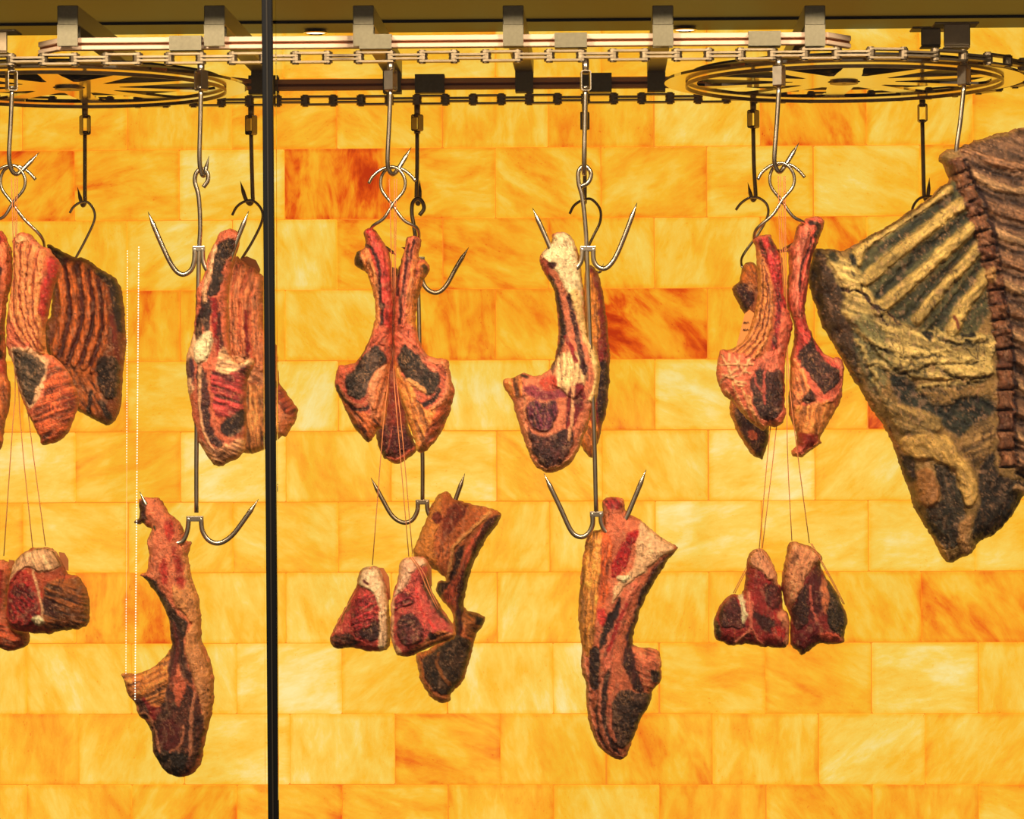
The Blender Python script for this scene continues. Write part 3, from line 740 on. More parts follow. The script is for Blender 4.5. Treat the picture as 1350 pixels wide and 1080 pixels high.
        g = fbm(X / 3.4, Y / 4.6, s.seed + 91, 3); C = C * (0.85 + 0.30 * np.clip((g - 0.5) * 3 + 0.5, 0, 1))[..., None]; H = H + edge * (g - 0.5) * 1.9
        wh = np.clip((fbm(X / 6, Y / 9, s.seed + 93, 4) - 0.62) * 9, 0, 1) * 0.38; C = C * (1 - wh[..., None]) + (C * 0.6 + lin((255, 190, 140)) * 0.4) * wh[..., None]
        return H, C, D
    def patch(s, sdf, name, parent, mode, o=None, step=None, rootw=None):
        st = step or s.step
        x0, y0, x1, y1 = s.bb
        if mode == 'part':
            px = [p[0] for p in o['pts']]; py = [p[1] for p in o['pts']]; r = (o.get('r') or 0) + 4
            x0, y0, x1, y1 = max(x0, min(px) - r), max(y0, min(py) - r), min(x1, max(px) + r), min(y1, max(py) + r)
        gx = np.arange(x0 - st * 2, x1 + st * 2, st); gy = np.arange(y0 - st * 2, y1 + st * 2, st)
        if len(gx) < 3 or len(gy) < 3: return None
        GX, GY = np.meshgrid(gx, gy)
        S = sdf(GX, GY)
        Sc = (S[:-1, :-1] + S[1:, :-1] + S[:-1, 1:] + S[1:, 1:]) / 4
        cell = Sc > 0
        if cell.sum() < 6: return None
        used = np.zeros(GX.shape, bool)
        used[:-1, :-1] |= cell; used[1:, :-1] |= cell; used[:-1, 1:] |= cell; used[1:, 1:] |= cell
        full = np.zeros(GX.shape, bool); full[1:-1, 1:-1] = cell[:-1, :-1] & cell[1:, :-1] & cell[:-1, 1:] & cell[1:, 1:]
        bnd = used & ~full
        e = 0.3
        for _ in range(3):   # pull the border onto the contour
            bx, by = GX[bnd], GY[bnd]; sv = sdf(bx, by); gxx = (sdf(bx + e, by) - sdf(bx - e, by)) / (2 * e); gyy = (sdf(bx, by + e) - sdf(bx, by - e)) / (2 * e)
            g2 = gxx ** 2 + gyy ** 2 + 0.15
            dx = np.clip(-sv * gxx / g2, -st * .6, st * .6); dy = np.clip(-sv * gyy / g2, -st * .6, st * .6)
            GX[bnd] += dx; GY[bnd] += dy
        idx = -np.ones(GX.shape, int); idx[used] = np.arange(used.sum())
        X = GX[used]; Y = GY[used]; B = bnd[used]; n = len(X)
        H, C, D = s.eval(X, Y)
        if mode == 'body':
            front = np.where(B, 0, np.maximum(H, 0.2)); q = np.clip(D / s.R, 0, 1)
            back = np.where(B, 0, -s.Tb * np.sqrt(np.clip(1 - (1 - q) ** 2, 0, 1)) - 0.2)
        else:
            sv = np.maximum(sdf(X, Y), 0); lf = o['lift']; pr = np.sqrt(np.clip(1 - (1 - np.clip(sv / (lf * 2.2), 0, 1)) ** 2, 0, 1))
            front = H - 0.7 + (lf + 0.7) * pr; back = H - 2.6
            front = np.where(B, H - 0.9, front); back = np.where(B, H - 0.9, back)
        tl = s.tilt[0] * (X - s.cx) + s.tilt[1] * (Y - s.cy)
        front = front + tl; back = back + tl
        k = s.d / FPX
        o0 = P(s.cx, s.cy, s.d); ux = (P(s.cx + 100, s.cy, s.d) - o0) / 100; uy = (P(s.cx, s.cy + 100, s.d) - o0) / 100
        ref = Vector(rootw)
        bx = (o0.x - ref.x) + (X - s.cx) * ux.x + (Y - s.cy) * uy.x
        bz = (o0.z - ref.z) + (X - s.cx) * ux.z + (Y - s.cy) * uy.z
        VF = np.stack([bx, (o0.y - ref.y) - front * k, bz], 1)
        inner = ~B
        bi = np.where(inner, np.cumsum(inner) - 1 + n, np.arange(n))
        VB = np.stack([bx, (o0.y - ref.y) - back * k, bz], 1)[inner]
        V = np.concatenate([VF, VB]); CC = np.concatenate([C, C[inner]])
        r, c_ = np.nonzero(cell)
        a, b, c2, d2 = idx[r, c_], idx[r, c_ + 1], idx[r + 1, c_ + 1], idx[r + 1, c_]
        FF = np.stack([a, d2, c2, b], 1); FB = np.stack([bi[a], bi[b], bi[c2], bi[d2]], 1)
        allF = np.concatenate([FF, FB])
        me = bpy.data.meshes.new(name)
        me.vertices.add(len(V)); me.vertices.foreach_set('co', V.astype(np.float32).ravel())
        me.loops.add(allF.size); me.loops.foreach_set('vertex_index', allF.astype(np.int32).ravel())
        me.polygons.add(len(allF)); me.polygons.foreach_set('loop_start', np.arange(0, allF.size, 4, dtype=np.int32))
        me.update(calc_edges=True); me.validate()
        me.polygons.foreach_set('use_smooth', np.ones(len(me.polygons), bool))
        at = me.color_attributes.new('Col', 'FLOAT_COLOR', 'POINT')
        at.data.foreach_set('color', np.concatenate([np.clip(CC, 0, 1), np.ones((len(CC), 1))], 1).astype(np.float32).ravel())
        ob = link(name, me, FLESH, parent)
        if parent is None: ob.location = rootw
        return ob
    def build(s):
        rootw = P(s.cx, s.cy, s.d)
        root = s.patch(s.outsd, s.name, None, 'body', None, None, rootw)
        tag(root, s.label, s.cat, s.group)
        for o in s.ops:
            if o['part']:
                f = lambda X, Y, o=o: np.minimum(s.sd(o, X, Y), s.outsd(X, Y) - 1.5)
                p = s.patch(f, o['part'], root, 'part', o, max(1.1, s.step * 0.85), rootw)
                if p and o['label']: p['label'] = o['label']
        s.root = root; return root

def flat_tag(root, crop, pts, d, back=8, mat=TAGM, name='kraft_tag', label='brown kraft paper tag'):
    """a small folded card with real thickness tucked behind the meat"""
    rf = Vector(root.location); V = []; n = len(pts)
    for off in (0, 0.0016):
        for p in pts:
            q = P(crop[0] + p[0] / crop[2], crop[1] + p[1] / crop[2], d) + Vector((0, back * d / FPX + off, 0)); V.append(tuple(q - rf))
    F = [tuple(range(n))[::-1], tuple(range(n, 2 * n))] + [(k, (k + 1) % n, n + (k + 1) % n, n + k) for k in range(n)]
    me = bpy.data.meshes.new(name); me.from_pydata(V, [], F); me.update()
    o = link(name, me, mat, root); o['label'] = label; return o

# crops of the photograph the outlines were measured in: origin x, y and magnification
cA = (0, 300, 3.6); cA2 = (0, 520, 3.0); cB = (180, 260, 2.842); cC = (130, 620, 2.571); cD = (430, 290, 3.273); cE = (420, 590, 3.085)
cF = (650, 200, 2.4545); cG = (700, 600, 2.571); cH = (930, 280, 3.176); cI = (920, 580, 3.6); cJ = (1050, 150, 3.273); cK = (1050, 420, 3.176)
gR = 'bone-in meat hanging in the case'
NEAR = DN + 0.045; FARD = DF - 0.06

# ---- left edge: pink rack
p = Piece('rib_rack', 'pink-red rib rack at the left edge with long pale ribs and grey cut face', 'meat', gR, NEAR - 0.005, cA,
  [(60, 70), (85, 30), (115, 22), (150, 35), (170, 60), (200, 85), (235, 100), (250, 125), (290, 170), (290, 200), (265, 270), (250, 320), (230, 420), (215, 500), (225, 590), (250, 605), (290, 640), (330, 690), (345, 730), (372, 800), (370, 850), (340, 940), (300, 1000), (250, 1025), (200, 1032), (185, 990), (150, 920), (110, 830), (80, 730), (60, 640), (35, 570), (32, 450), (45, 350), (60, 250), (65, 150)], T=28, base=PK, seed=2)
p.F((186, 84, 48), [(70, 100), (270, 150), (240, 300), (215, 500), (220, 600), (150, 560), (90, 440), (60, 300)], soft=4)
for q in ([(70, 110), (62, 240), (60, 380), (80, 450), (150, 570)], [(100, 60), (98, 200), (100, 350), (125, 470), (190, 580)], [(140, 70), (128, 220), (130, 340), (150, 450), (205, 585)], [(180, 100), (160, 230), (160, 350), (172, 450), (212, 590)], [(218, 120), (198, 240), (188, 350), (192, 450), (216, 590)]):
    p.L((236, 140, 86), 4.6, q, h=3.2, part='rib_bone', soft=2, fib=(88, .35), label='pale rib ridge')
for q in ([(85, 90), (80, 230), (80, 370), (100, 460), (170, 575)], [(120, 70), (112, 220), (114, 350), (138, 460), (198, 583)], [(160, 85), (144, 230), (145, 350), (160, 450), (208, 588)], [(199, 110), (179, 240), (173, 350), (182, 450), (214, 590)]):
    p.L((150, 58, 30), 1.0, q, soft=1.6, h=-1.5)
p.L((190, 50, 44), 7, [(268, 160), (262, 230), (235, 300), (222, 400)], h=2, soft=4)
p.L((60, 24, 20), 1.4, [(36, 300), (30, 440), (50, 500), (90, 520), (140, 580)], soft=1.5)
p.F(PK, [(35, 420), (70, 440), (130, 540), (200, 600), (130, 590), (70, 590), (38, 560)], h=2, fib=(50, .4))
p.F(FT, [(55, 580), (120, 570), (210, 605), (255, 650), (235, 730), (205, 800), (150, 860), (110, 790), (75, 700)], soft=2, h=1)
p.F((74, 56, 42), [(72, 592), (110, 582), (160, 605), (238, 655), (215, 730), (188, 770), (172, 835), (150, 838), (115, 765), (92, 700)], h=-1.5, part='cut_face', soft=3, fib=(35, .5), label='grey-brown dried cut face')
p.F((200, 92, 52), [(250, 640), (340, 720), (374, 820), (300, 1000), (200, 1030), (165, 900), (200, 830), (235, 740)], soft=4, fib=(-22, .75, 3.2))
p.F((120, 40, 28), [(300, 760), (370, 810), (360, 860), (310, 840)], soft=6, a=.6)
p.F((240, 160, 110), [(90, 40), (130, 40), (150, 60), (120, 75), (90, 65)], h=2, part='bone_end')
p.build()
p = Piece('rib_rack', 'pink-red rib rack cut off by the left frame edge', 'meat', gR, NEAR + 0.01, cA,
  [(-60, 60), (0, 15), (30, 40), (45, 90), (58, 110), (58, 250), (35, 350), (26, 440), (28, 560), (35, 700), (52, 760), (45, 850), (20, 950), (10, 1040), (-30, 1050), (-120, 900), (-150, 700), (-100, 600), (-60, 500), (-70, 300)], T=26, base=(200, 78, 58), seed=3)
p.L(PR, 5, [(0, 60), (8, 300), (0, 560)], h=2, part='rib_bone', fib=(90, .3)); p.L((226, 120, 80), 5, [(35, 90), (30, 250), (15, 420), (20, 600)], h=2.5, part='rib_bone', fib=(90, .3))
p.L((70, 24, 20), 2, [(18, 200), (5, 420), (15, 620)], soft=2)
p.F((196, 104, 54), [(-60, 700), (50, 720), (45, 860), (5, 1040), (-80, 950)], fib=(75, .7, 3), soft=5)
p.build()
# dark far rack
p = Piece('rib_rack', 'dark brown aged rib rack hanging left of the dotted LED reflections', 'meat', gR, FARD, cA,
  [(225, 90), (240, 83), (300, 115), (350, 140), (400, 145), (440, 170), (480, 200), (540, 235), (575, 290), (590, 400), (600, 560), (585, 680), (580, 800), (560, 890), (520, 938), (470, 925), (400, 885), (370, 870), (330, 800), (240, 620), (215, 560), (218, 440), (240, 430), (248, 300), (260, 200), (240, 150)], T=24, R=18, base=(128, 62, 28), seed=4)
for q, r in (([(290, 150), (310, 280), (318, 420), (270, 600)], 6), ([(345, 190), (372, 330), (372, 470), (318, 640)], 6.5), ([(405, 190), (432, 330), (425, 480), (368, 650)], 6), ([(455, 220), (480, 350), (470, 500), (420, 665)], 5), ([(500, 270), (520, 400), (508, 540), (462, 680)], 4.5)):
    p.L((186, 92, 38), r, q, h=4.5, part='rib_bone', soft=3, fib=(85, .45), label='brown rib ridge')
for q in ([(322, 160), (345, 320), (342, 450), (300, 610)], [(375, 180), (402, 320), (395, 470), (340, 640)], [(430, 210), (455, 340), (448, 480), (395, 650)], [(478, 250), (500, 380), (490, 520), (440, 670)]):
    p.L((84, 26, 14), 2.6, q, h=-2.5, soft=2.5, a=.9)
p.L((52, 30, 16), 6.5, [(490, 215), (548, 280), (572, 380), (588, 480)], soft=4, h=1.5)
p.F((70, 36, 18), [(225, 90), (300, 115), (320, 170), (285, 200), (250, 160)], soft=4)
p.F((164, 84, 36), [(300, 660), (470, 680), (500, 800), (480, 920), (370, 870)], fib=(60, .6, 3), soft=4, h=2)
p.F((50, 30, 18), [(490, 620), (560, 620), (575, 740), (545, 815), (500, 790), (475, 700)], part='cut_face', soft=4, h=2, label='near-black cut face')
p.L((60, 30, 16), 3, [(450, 780), (430, 890)], soft=3); p.L((50, 28, 16), 4, [(490, 830), (530, 900)], soft=3)
p.L((120, 40, 22), 3, [(540, 420), (560, 560), (575, 620)], soft=3)
p.build()
# kraft-tagged steaks on string at left edge
p = Piece('tied_steak', 'round tied red steak with a bone ring hanging at the left edge', 'meat', gR, NEAR, cA2,
  [(60, 660), (100, 620), (150, 605), (210, 610), (240, 650), (270, 710), (310, 720), (350, 790), (355, 850), (340, 920), (240, 935), (190, 948), (100, 940), (50, 925), (25, 880), (30, 800), (40, 720)], T=30, R=26, base=(190, 84, 52), seed=5)
p.F(FT, [(40, 730), (70, 650), (150, 605), (215, 615), (250, 680), (180, 700), (120, 680), (70, 740)], fib=(60, .5), h=2, part='fat_cap', soft=3)
p.F((190, 60, 48), [(50, 740), (110, 690), (160, 740), (190, 850), (160, 920), (80, 935), (35, 880)], soft=3, h=1)
p.F((112, 20, 22), [(55, 765), (105, 735), (145, 765), (170, 850), (150, 900), (90, 925), (50, 890), (42, 830)], h=1.5, part='cut_face', soft=3, fib=(40, .5), label='deep red muscle')
p.F((140, 76, 36), [(200, 740), (320, 725), (355, 800), (350, 900), (240, 935), (180, 900), (185, 800)], fib=(20, .8, 3), soft=5, h=3)
p.F((80, 30, 20), [(190, 790), (240, 810), (240, 870), (190, 860)], soft=5)
p.L(CR, 3.6, [(155, 880), (170, 878), (182, 890), (172, 900), (158, 893)], h=2, part='bone_end', label='pale bone ring'); p.L(FT, 1.6, [(150, 690), (170, 780), (185, 870)], h=1)
p.build(); flat_tag(p.root, cA2, [(228, 625), (250, 628), (266, 655), (266, 700), (240, 690)], NEAR)
p = Piece('tied_steak', 'tied steak with pale rind, half cut off at the left frame edge', 'meat', gR, NEAR + 0.02, cA2,
  [(-60, 700), (-10, 655), (25, 660), (45, 690), (38, 760), (32, 860), (60, 925), (115, 940), (112, 990), (50, 1015), (0, 1005), (-60, 980), (-80, 850)], T=26, base=(222, 120, 84), seed=6)
p.F((190, 84, 48), [(-40, 900), (110, 930), (110, 1000), (0, 1010)], fib=(10, .6, 3), soft=4); p.L(PR, 4, [(10, 700), (5, 800), (-10, 880)], soft=3)
p.build(); flat_tag(p.root, cA2, [(30, 655), (52, 658), (50, 690), (30, 690)], NEAR)
flatroot = p.root

# ---- column left of the post
p = Piece('rib_rack', 'salmon-coloured rib rack half hidden behind the black post', 'meat', gR, FARD - 0.01, cB,
  [(372, 225), (400, 240), (470, 290), (478, 310), (480, 400), (484, 500), (525, 560), (535, 690), (560, 730), (600, 785), (605, 805), (590, 850), (560, 895), (540, 900), (480, 945), (410, 960), (370, 900), (340, 600), (345, 300)], T=26, R=20, base=(206, 112, 68), seed=7)
p.F((196, 92, 62), [(345, 240), (470, 290), (478, 500), (440, 620), (345, 600)], soft=4, fib=(88, .5, 3))
for q in ([(375, 240), (350, 330), (345, 480), (355, 600)], [(410, 270), (385, 360), (375, 480), (385, 590)], [(440, 300), (415, 400), (412, 500), (415, 590)], [(465, 310), (455, 420), (455, 540), (470, 640)]):
    p.L((222, 124, 82), 6, q, h=3.5, part='rib_bone', fib=(90, .4), soft=3)
p.L((140, 30, 26), 2.5, [(420, 430), (420, 500), (425, 590)], soft=2)
p.F((214, 130, 76), [(430, 700), (520, 760), (540, 900), (410, 955), (400, 850)], fib=(86, .7, 3), soft=4, h=1)
p.F((150, 64, 40), [(530, 690), (604, 790), (600, 830), (560, 800), (520, 740)], fib=(-40, .8, 4), soft=3)
p.F((226, 140, 100), [(330, 600), (430, 600), (450, 640), (520, 700), (420, 690), (340, 680)], fib=(25, .5), soft=3, h=2)
p.build(); flat_tag(p.root, cB, [(385, 230), (410, 220), (445, 235), (462, 270), (455, 300), (400, 260)], FARD, 6)
p = Piece('bone_in_chop', 'tall chop with a dark rib core on the twin-armed hook, left of the black post', 'meat', gR, NEAR - 0.01, cB,
  [(295, 165), (308, 138), (330, 122), (355, 118), (380, 130), (388, 150), (382, 190), (368, 240), (352, 310), (342, 400), (350, 560), (375, 620), (430, 602), (442, 622), (415, 690), (412, 800), (405, 950), (350, 990), (310, 1008), (280, 990), (240, 930), (215, 850), (200, 760), (190, 700), (188, 600), (215, 500), (222, 400), (225, 340), (250, 300), (268, 220)], T=30, R=26, base=(208, 104, 74), seed=8)
p.F((58, 34, 24), [(322, 168), (375, 162), (368, 205), (345, 245), (332, 300), (312, 368), (280, 378), (272, 385), (288, 290), (302, 220)], h=-2, part='rib_bone', soft=3, fib=(100, .5), label='dark dried rib core')
p.F((56, 22, 20), [(222, 520), (242, 430), (262, 350), (266, 400), (255, 500), (245, 545)], h=-2, soft=3)
p.F((58, 34, 26), [(262, 400), (292, 388), (288, 480), (265, 508)], h=-1, soft=2)
p.L((150, 30, 30), 4, [(300, 390), (308, 500), (330, 620)], soft=3, h=1); p.L((90, 24, 24), 2.5, [(316, 440), (322, 540), (345, 620)], soft=2)
p.L(FT, 3.4, [(300, 190), (288, 260), (268, 330), (262, 390)], h=1.5, part='fat_seam', soft=2)
p.F(FT, [(195, 545), (213, 515), (228, 530), (225, 600), (192, 620)], h=1.5, soft=2)
p.F(CR, [(232, 550), (262, 515), (284, 500), (292, 560), (268, 622), (240, 622), (224, 592)], h=3, part='fat_lump', soft=2, label='creamy lump of fat')
p.F((90, 50, 60), [(192, 620), (225, 610), (225, 690), (195, 700)], soft=4); p.F(FT, [(190, 690), (215, 685), (218, 732), (195, 738)], h=1, soft=2)
p.F((62, 26, 26), [(236, 640), (262, 640), (285, 740), (292, 870), (335, 918), (310, 935), (262, 880), (240, 760)], h=-1.5, soft=3, part='cut_face', label='dark dried cut face')
p.F((50, 28, 26), [(330, 850), (372, 800), (412, 780), (404, 872), (370, 890), (332, 892)], h=-1, soft=3)
p.F((176, 62, 60), [(292, 660), (340, 640), (430, 622), (410, 780), (330, 830), (300, 790)], soft=3, fib=(15, .8, 4), h=1.5)
p.L((226, 160, 120), 2.2, [(250, 640), (245, 760), (262, 880), (300, 950)], h=1.5, part='fat_seam', soft=2)
p.F((226, 150, 110), [(240, 900), (300, 945), (400, 900), (405, 950), (310, 1008), (262, 970)], fib=(25, .5), soft=5, h=1)
p.F(FT, [(330, 560), (380, 625), (432, 606), (436, 630), (340, 660), (310, 640)], fib=(10, .6), soft=3, h=1.5)
p.build()
p = Piece('bone_in_chop', 'long curved tomahawk chop on the lower left arm of a hook, LED reflections crossing it', 'meat', gR, NEAR, cC,
  [(135, 100), (160, 92), (205, 95), (225, 120), (240, 145), (270, 170), (290, 210), (298, 240), (318, 245), (310, 262), (305, 300), (312, 340), (325, 390), (340, 430), (348, 520), (352, 580), (370, 620), (388, 680), (392, 740), (385, 820), (365, 900), (350, 980), (330, 1020), (290, 1040), (240, 1030), (205, 990), (185, 950), (180, 890), (160, 850), (135, 830), (125, 790), (100, 760), (90, 720), (75, 688), (130, 690), (190, 665), (245, 605), (243, 560), (235, 500), (210, 440), (175, 390), (155, 365), (138, 358), (165, 340), (170, 290), (165, 240), (180, 200), (165, 195), (150, 180), (140, 185), (118, 175), (135, 165), (140, 140)], T=28, R=24, base=(222, 118, 84), seed=9)
p.F((84, 40, 30), [(118, 175), (140, 110), (165, 100), (170, 160), (150, 190)], soft=4)
for q in ([(230, 175), (262, 175), (258, 235), (240, 230)], [(215, 320), (235, 300), (250, 350), (240, 385), (222, 365)], [(262, 260), (285, 300), (298, 390), (275, 370)]): p.F((196, 60, 46), q, soft=5, h=-1)
p.F((232, 150, 96), [(290, 240), (310, 330), (342, 430), (352, 580), (390, 690), (388, 810), (362, 900), (352, 790), (330, 700), (300, 600), (318, 510), (270, 460), (262, 380), (300, 400)], soft=4, h=2, part='fat_cap', label='pale orange outer fat', lift=2)
p.F((70, 42, 26), [(148, 360), (200, 372), (225, 410), (275, 478), (312, 515), (302, 560), (290, 580), (262, 520), (240, 500), (205, 430)], soft=3, h=-1.5, part='rib_bone', label='dark dried rib')
p.F((90, 46, 34), [(250, 500), (290, 560), (310, 640), (330, 720), (300, 700), (270, 640), (252, 740), (238, 800), (240, 700), (250, 600)], soft=4, fib=(80, .5))
p.L((120, 50, 40), 3, [(262, 520), (275, 600), (262, 720)], soft=2, h=1.5)
p.F((216, 128, 66), [(75, 690), (190, 667), (246, 608), (246, 700), (228, 790), (170, 800), (130, 782), (100, 740)], fib=(-22, .8, 3), soft=3)
p.F((150, 34, 34), [(160, 765), (200, 790), (250, 800), (262, 840), (210, 840), (160, 812)], soft=4)
p.F((82, 36, 30), [(130, 770), (165, 780), (180, 830), (150, 830)], soft=3)
p.F((80, 40, 30), [(165, 860), (200, 842), (262, 720), (305, 720), (355, 780), (358, 900), (335, 990), (285, 1034), (225, 1010), (188, 950)], soft=3, part='cut_face', h=-1, fib=(70, .3), label='dark dried cut face')
p.F((104, 34, 30), [(212, 880), (240, 835), (278, 850), (288, 910), (248, 945), (222, 925)], soft=4, h=1); p.F((50, 34, 24), [(200, 960), (250, 945), (310, 950), (300, 1010), (240, 1020)], soft=5)
p.L((206, 128, 96), 1.8, [(130, 835), (165, 815), (190, 850), (205, 900), (215, 950)], h=1, soft=1.5)
p.L((210, 130, 98), 2.4, [(338, 750), (328, 800), (322, 860), (318, 960)], h=1.5, part='bone_edge', soft=1.5)
p.L((200, 120, 90), 1.8, [(250, 945), (290, 920), (298, 860)], h=1, soft=1.5)
p.F(PK, [(262, 700), (290, 690), (305, 740), (280, 800), (268, 770)], soft=3, h=1)
p.build()

# ---- pair right of the post
p = Piece('rib_rack', 'dark red rack end peeking out low behind the pair right of the post', 'meat', gR, FARD - 0.02, cD,
  [(262, 240), (322, 250), (335, 600), (352, 860), (375, 940), (390, 985), (375, 1015), (330, 1045), (290, 1052), (266, 1032), (240, 1015), (212, 912), (240, 860), (262, 600)], T=22, base=(96, 34, 30), seed=10)
p.F((150, 56, 40), [(262, 340), (325, 340), (350, 880), (250, 880)], soft=5); p.F((84, 28, 30), [(222, 915), (260, 890), (350, 895), (380, 965), (300, 1010), (250, 1010)], part='cut_face', soft=3, label='dark red cut face')
p.L((214, 96, 70), 3.6, [(268, 1036), (320, 1036), (382, 990)], h=1, part='fat_rim', soft=2); p.L((190, 90, 70), 1, [(290, 900), (270, 1000)], soft=1.2)
p.build()
p = Piece('rib_rack', 'left rack of the pair right of the black post, grey cut face turned left', 'meat', gR, NEAR, cD,
  [(160, 55), (178, 38), (205, 35), (225, 60), (250, 100), (272, 140), (283, 200), (288, 300), (286, 450), (283, 600), (272, 640), (268, 760), (258, 850), (245, 895), (222, 905), (185, 962), (150, 930), (120, 895), (95, 840), (70, 790), (45, 740), (38, 690), (48, 640), (60, 628), (110, 620), (140, 600), (165, 560), (190, 500), (212, 430), (210, 350), (198, 300), (178, 232), (150, 215), (125, 190), (125, 150), (140, 132), (165, 125), (168, 90)], T=30, R=26, base=(206, 92, 68), seed=11)
p.L((222, 128, 70), 4.5, [(150, 150), (185, 240), (215, 330), (222, 430), (195, 510), (160, 590)], h=3, part='rib_bone', soft=2, fib=(80, .4)); p.L((230, 138, 84), 4, [(180, 140), (210, 230), (238, 330), (240, 430), (212, 520)], h=2.5, part='rib_bone', soft=2, fib=(80, .4))
p.F((96, 56, 30), [(124, 150), (145, 138), (160, 180), (160, 228), (140, 205)], soft=2, h=1)
p.L((202, 70, 62), 8, [(192, 60), (230, 160), (260, 270), (268, 400), (250, 520)], h=3, part='rib_bone', soft=4, fib=(85, .5), label='pink-red rib with dark dried streaks')
for q in ([(170, 110), (205, 130), (225, 180)], [(232, 180), (240, 260), (238, 340), (245, 380)], [(255, 370), (245, 430), (246, 490)]): p.L((70, 22, 20), 2.4, q, h=-1, soft=2)
p.L((210, 50, 60), 5, [(180, 45), (200, 40)], soft=4)
p.F((206, 96, 70), [(60, 630), (140, 600), (210, 480), (285, 470), (280, 620), (180, 680), (80, 720)], soft=4, fib=(-45, .4))
p.F((58, 44, 38), [(205, 555), (238, 548), (268, 600), (252, 642), (218, 680), (200, 720), (150, 775), (100, 750), (84, 700), (130, 640), (165, 590)], h=-1.5, part='cut_face', soft=2.5, fib=(-40, .5), label='grey-black dried cut face')
p.L((60, 20, 24), 3, [(52, 720), (75, 775), (130, 818), (180, 815), (205, 780), (205, 740)], h=-1, soft=2); p.L((196, 110, 80), 1.6, [(70, 735), (110, 785), (160, 800), (190, 775)], h=1, soft=1.5)
p.L((232, 142, 100), 6, [(262, 645), (225, 680), (205, 740), (215, 800)], h=2.5, part='fat_seam', soft=3)
p.F((222, 126, 80), [(272, 650), (266, 760), (255, 880), (225, 900), (205, 850), (222, 740)], fib=(100, .5, 3), soft=3, h=1)
p.F((202, 104, 58), [(50, 745), (110, 815), (200, 840), (240, 890), (185, 962), (120, 895), (75, 800)], fib=(50, .8, 3), soft=3); p.L((96, 34, 26), 3, [(120, 890), (160, 900), (185, 950)], soft=3)
p.build()
p = Piece('rib_rack', 'right rack of the pair just right of the black post, cut face turned right', 'meat', gR, NEAR + 0.005, cD,
  [(345, 80), (370, 68), (405, 78), (408, 110), (400, 150), (412, 170), (428, 172), (447, 200), (442, 228), (420, 262), (400, 330), (388, 410), (390, 470), (410, 540), (450, 590), (520, 600), (530, 620), (540, 690), (553, 730), (545, 790), (520, 870), (490, 930), (450, 980), (415, 1005), (390, 990), (375, 930), (355, 880), (335, 820), (318, 760), (302, 700), (292, 640), (292, 560), (292, 450), (297, 300), (307, 220), (327, 170), (340, 130)], T=30, R=26, base=(208, 96, 70), seed=12)
p.L((218, 110, 82), 7, [(375, 95), (352, 200), (338, 320), (330, 450)], h=3, part='rib_bone', soft=3, fib=(95, .5)); p.L((226, 126, 74), 4, [(395, 160), (372, 290), (362, 400), (390, 540)], h=2.5, part='rib_bone', soft=2, fib=(95, .4)); p.L((226, 126, 66), 4, [(425, 195), (392, 310), (378, 420), (410, 545)], h=2.5, part='rib_bone', soft=2, fib=(95, .4))
for q in ([(362, 110), (352, 180), (345, 260), (330, 330), (322, 460)], [(385, 90), (370, 180)], [(330, 180), (315, 240), (312, 330)]): p.L((80, 24, 24), 2, q, h=-1, soft=2)
p.F((84, 50, 26), [(425, 195), (447, 205), (440, 232), (422, 240)], soft=2)
p.F((214, 104, 78), [(300, 480), (380, 460), (450, 590), (525, 610), (545, 740), (500, 800), (400, 700), (300, 620)], soft=4, fib=(40, .4))
p.F((58, 42, 34), [(325, 565), (345, 535), (362, 560), (390, 570), (425, 610), (460, 655), (496, 662), (488, 712), (462, 762), (425, 748), (390, 715), (350, 680), (322, 630), (312, 590)], h=-1.5, part='cut_face', soft=2.5, fib=(45, .5), label='grey-black dried cut face')
p.L((48, 22, 22), 3, [(372, 725), (385, 775), (420, 802), (465, 778), (492, 735)], h=-1, soft=2)
p.L((232, 136, 96), 4, [(455, 605), (520, 630), (532, 700), (515, 775), (460, 812)], h=2, part='fat_rim', soft=3)
p.F((224, 130, 66), [(296, 610), (345, 680), (380, 730), (395, 780), (440, 815), (480, 820), (430, 990), (392, 985), (370, 900), (335, 800), (305, 700)], fib=(68, .7, 3.4), soft=3, h=1.5)
p.L((238, 158, 100), 3.5, [(360, 690), (395, 715), (425, 742)], h=2, part='fat_seam', soft=2)
p.F((190, 86, 48), [(480, 830), (540, 770), (520, 870), (450, 975), (430, 940)], fib=(-50, .7, 3), soft=3)
p.build()
p = Piece('bone_in_chop', 'orange-brown tomahawk chop hanging low behind the two tied steaks', 'meat', gR, FARD - 0.02, cE,
  [(485, 195), (510, 180), (535, 185), (545, 205), (600, 225), (690, 245), (738, 265), (738, 295), (700, 350), (660, 410), (630, 480), (605, 560), (590, 650), (640, 670), (675, 690), (670, 720), (640, 765), (620, 850), (605, 900), (580, 960), (540, 1000), (538, 1030), (500, 1038), (460, 1020), (420, 960), (400, 880), (400, 840), (450, 820), (500, 780), (540, 740), (545, 680), (500, 620), (475, 580), (490, 545), (520, 540), (480, 500), (440, 480), (385, 440), (400, 380), (440, 290), (455, 240)], T=24, R=20, base=(206, 108, 58), seed=13)
p.F((220, 132, 60), [(385, 440), (455, 235), (505, 190), (495, 300), (470, 400), (480, 500)], soft=4, part='fat_cap', label='orange outer fat')
p.F((140, 54, 30), [(545, 225), (612, 235), (565, 320), (512, 372), (497, 430), (505, 330)], soft=4); p.F((136, 52, 30), [(465, 268), (498, 262), (500, 300), (480, 308)], soft=2)
p.L((236, 156, 92), 3, [(700, 265), (640, 320), (570, 385), (550, 420), (540, 490), (525, 540)], h=2, part='fat_seam', soft=2)
p.F((60, 30, 20), [(560, 425), (600, 395), (560, 510), (500, 610), (478, 590), (490, 548), (535, 540)], h=-2, soft=3)
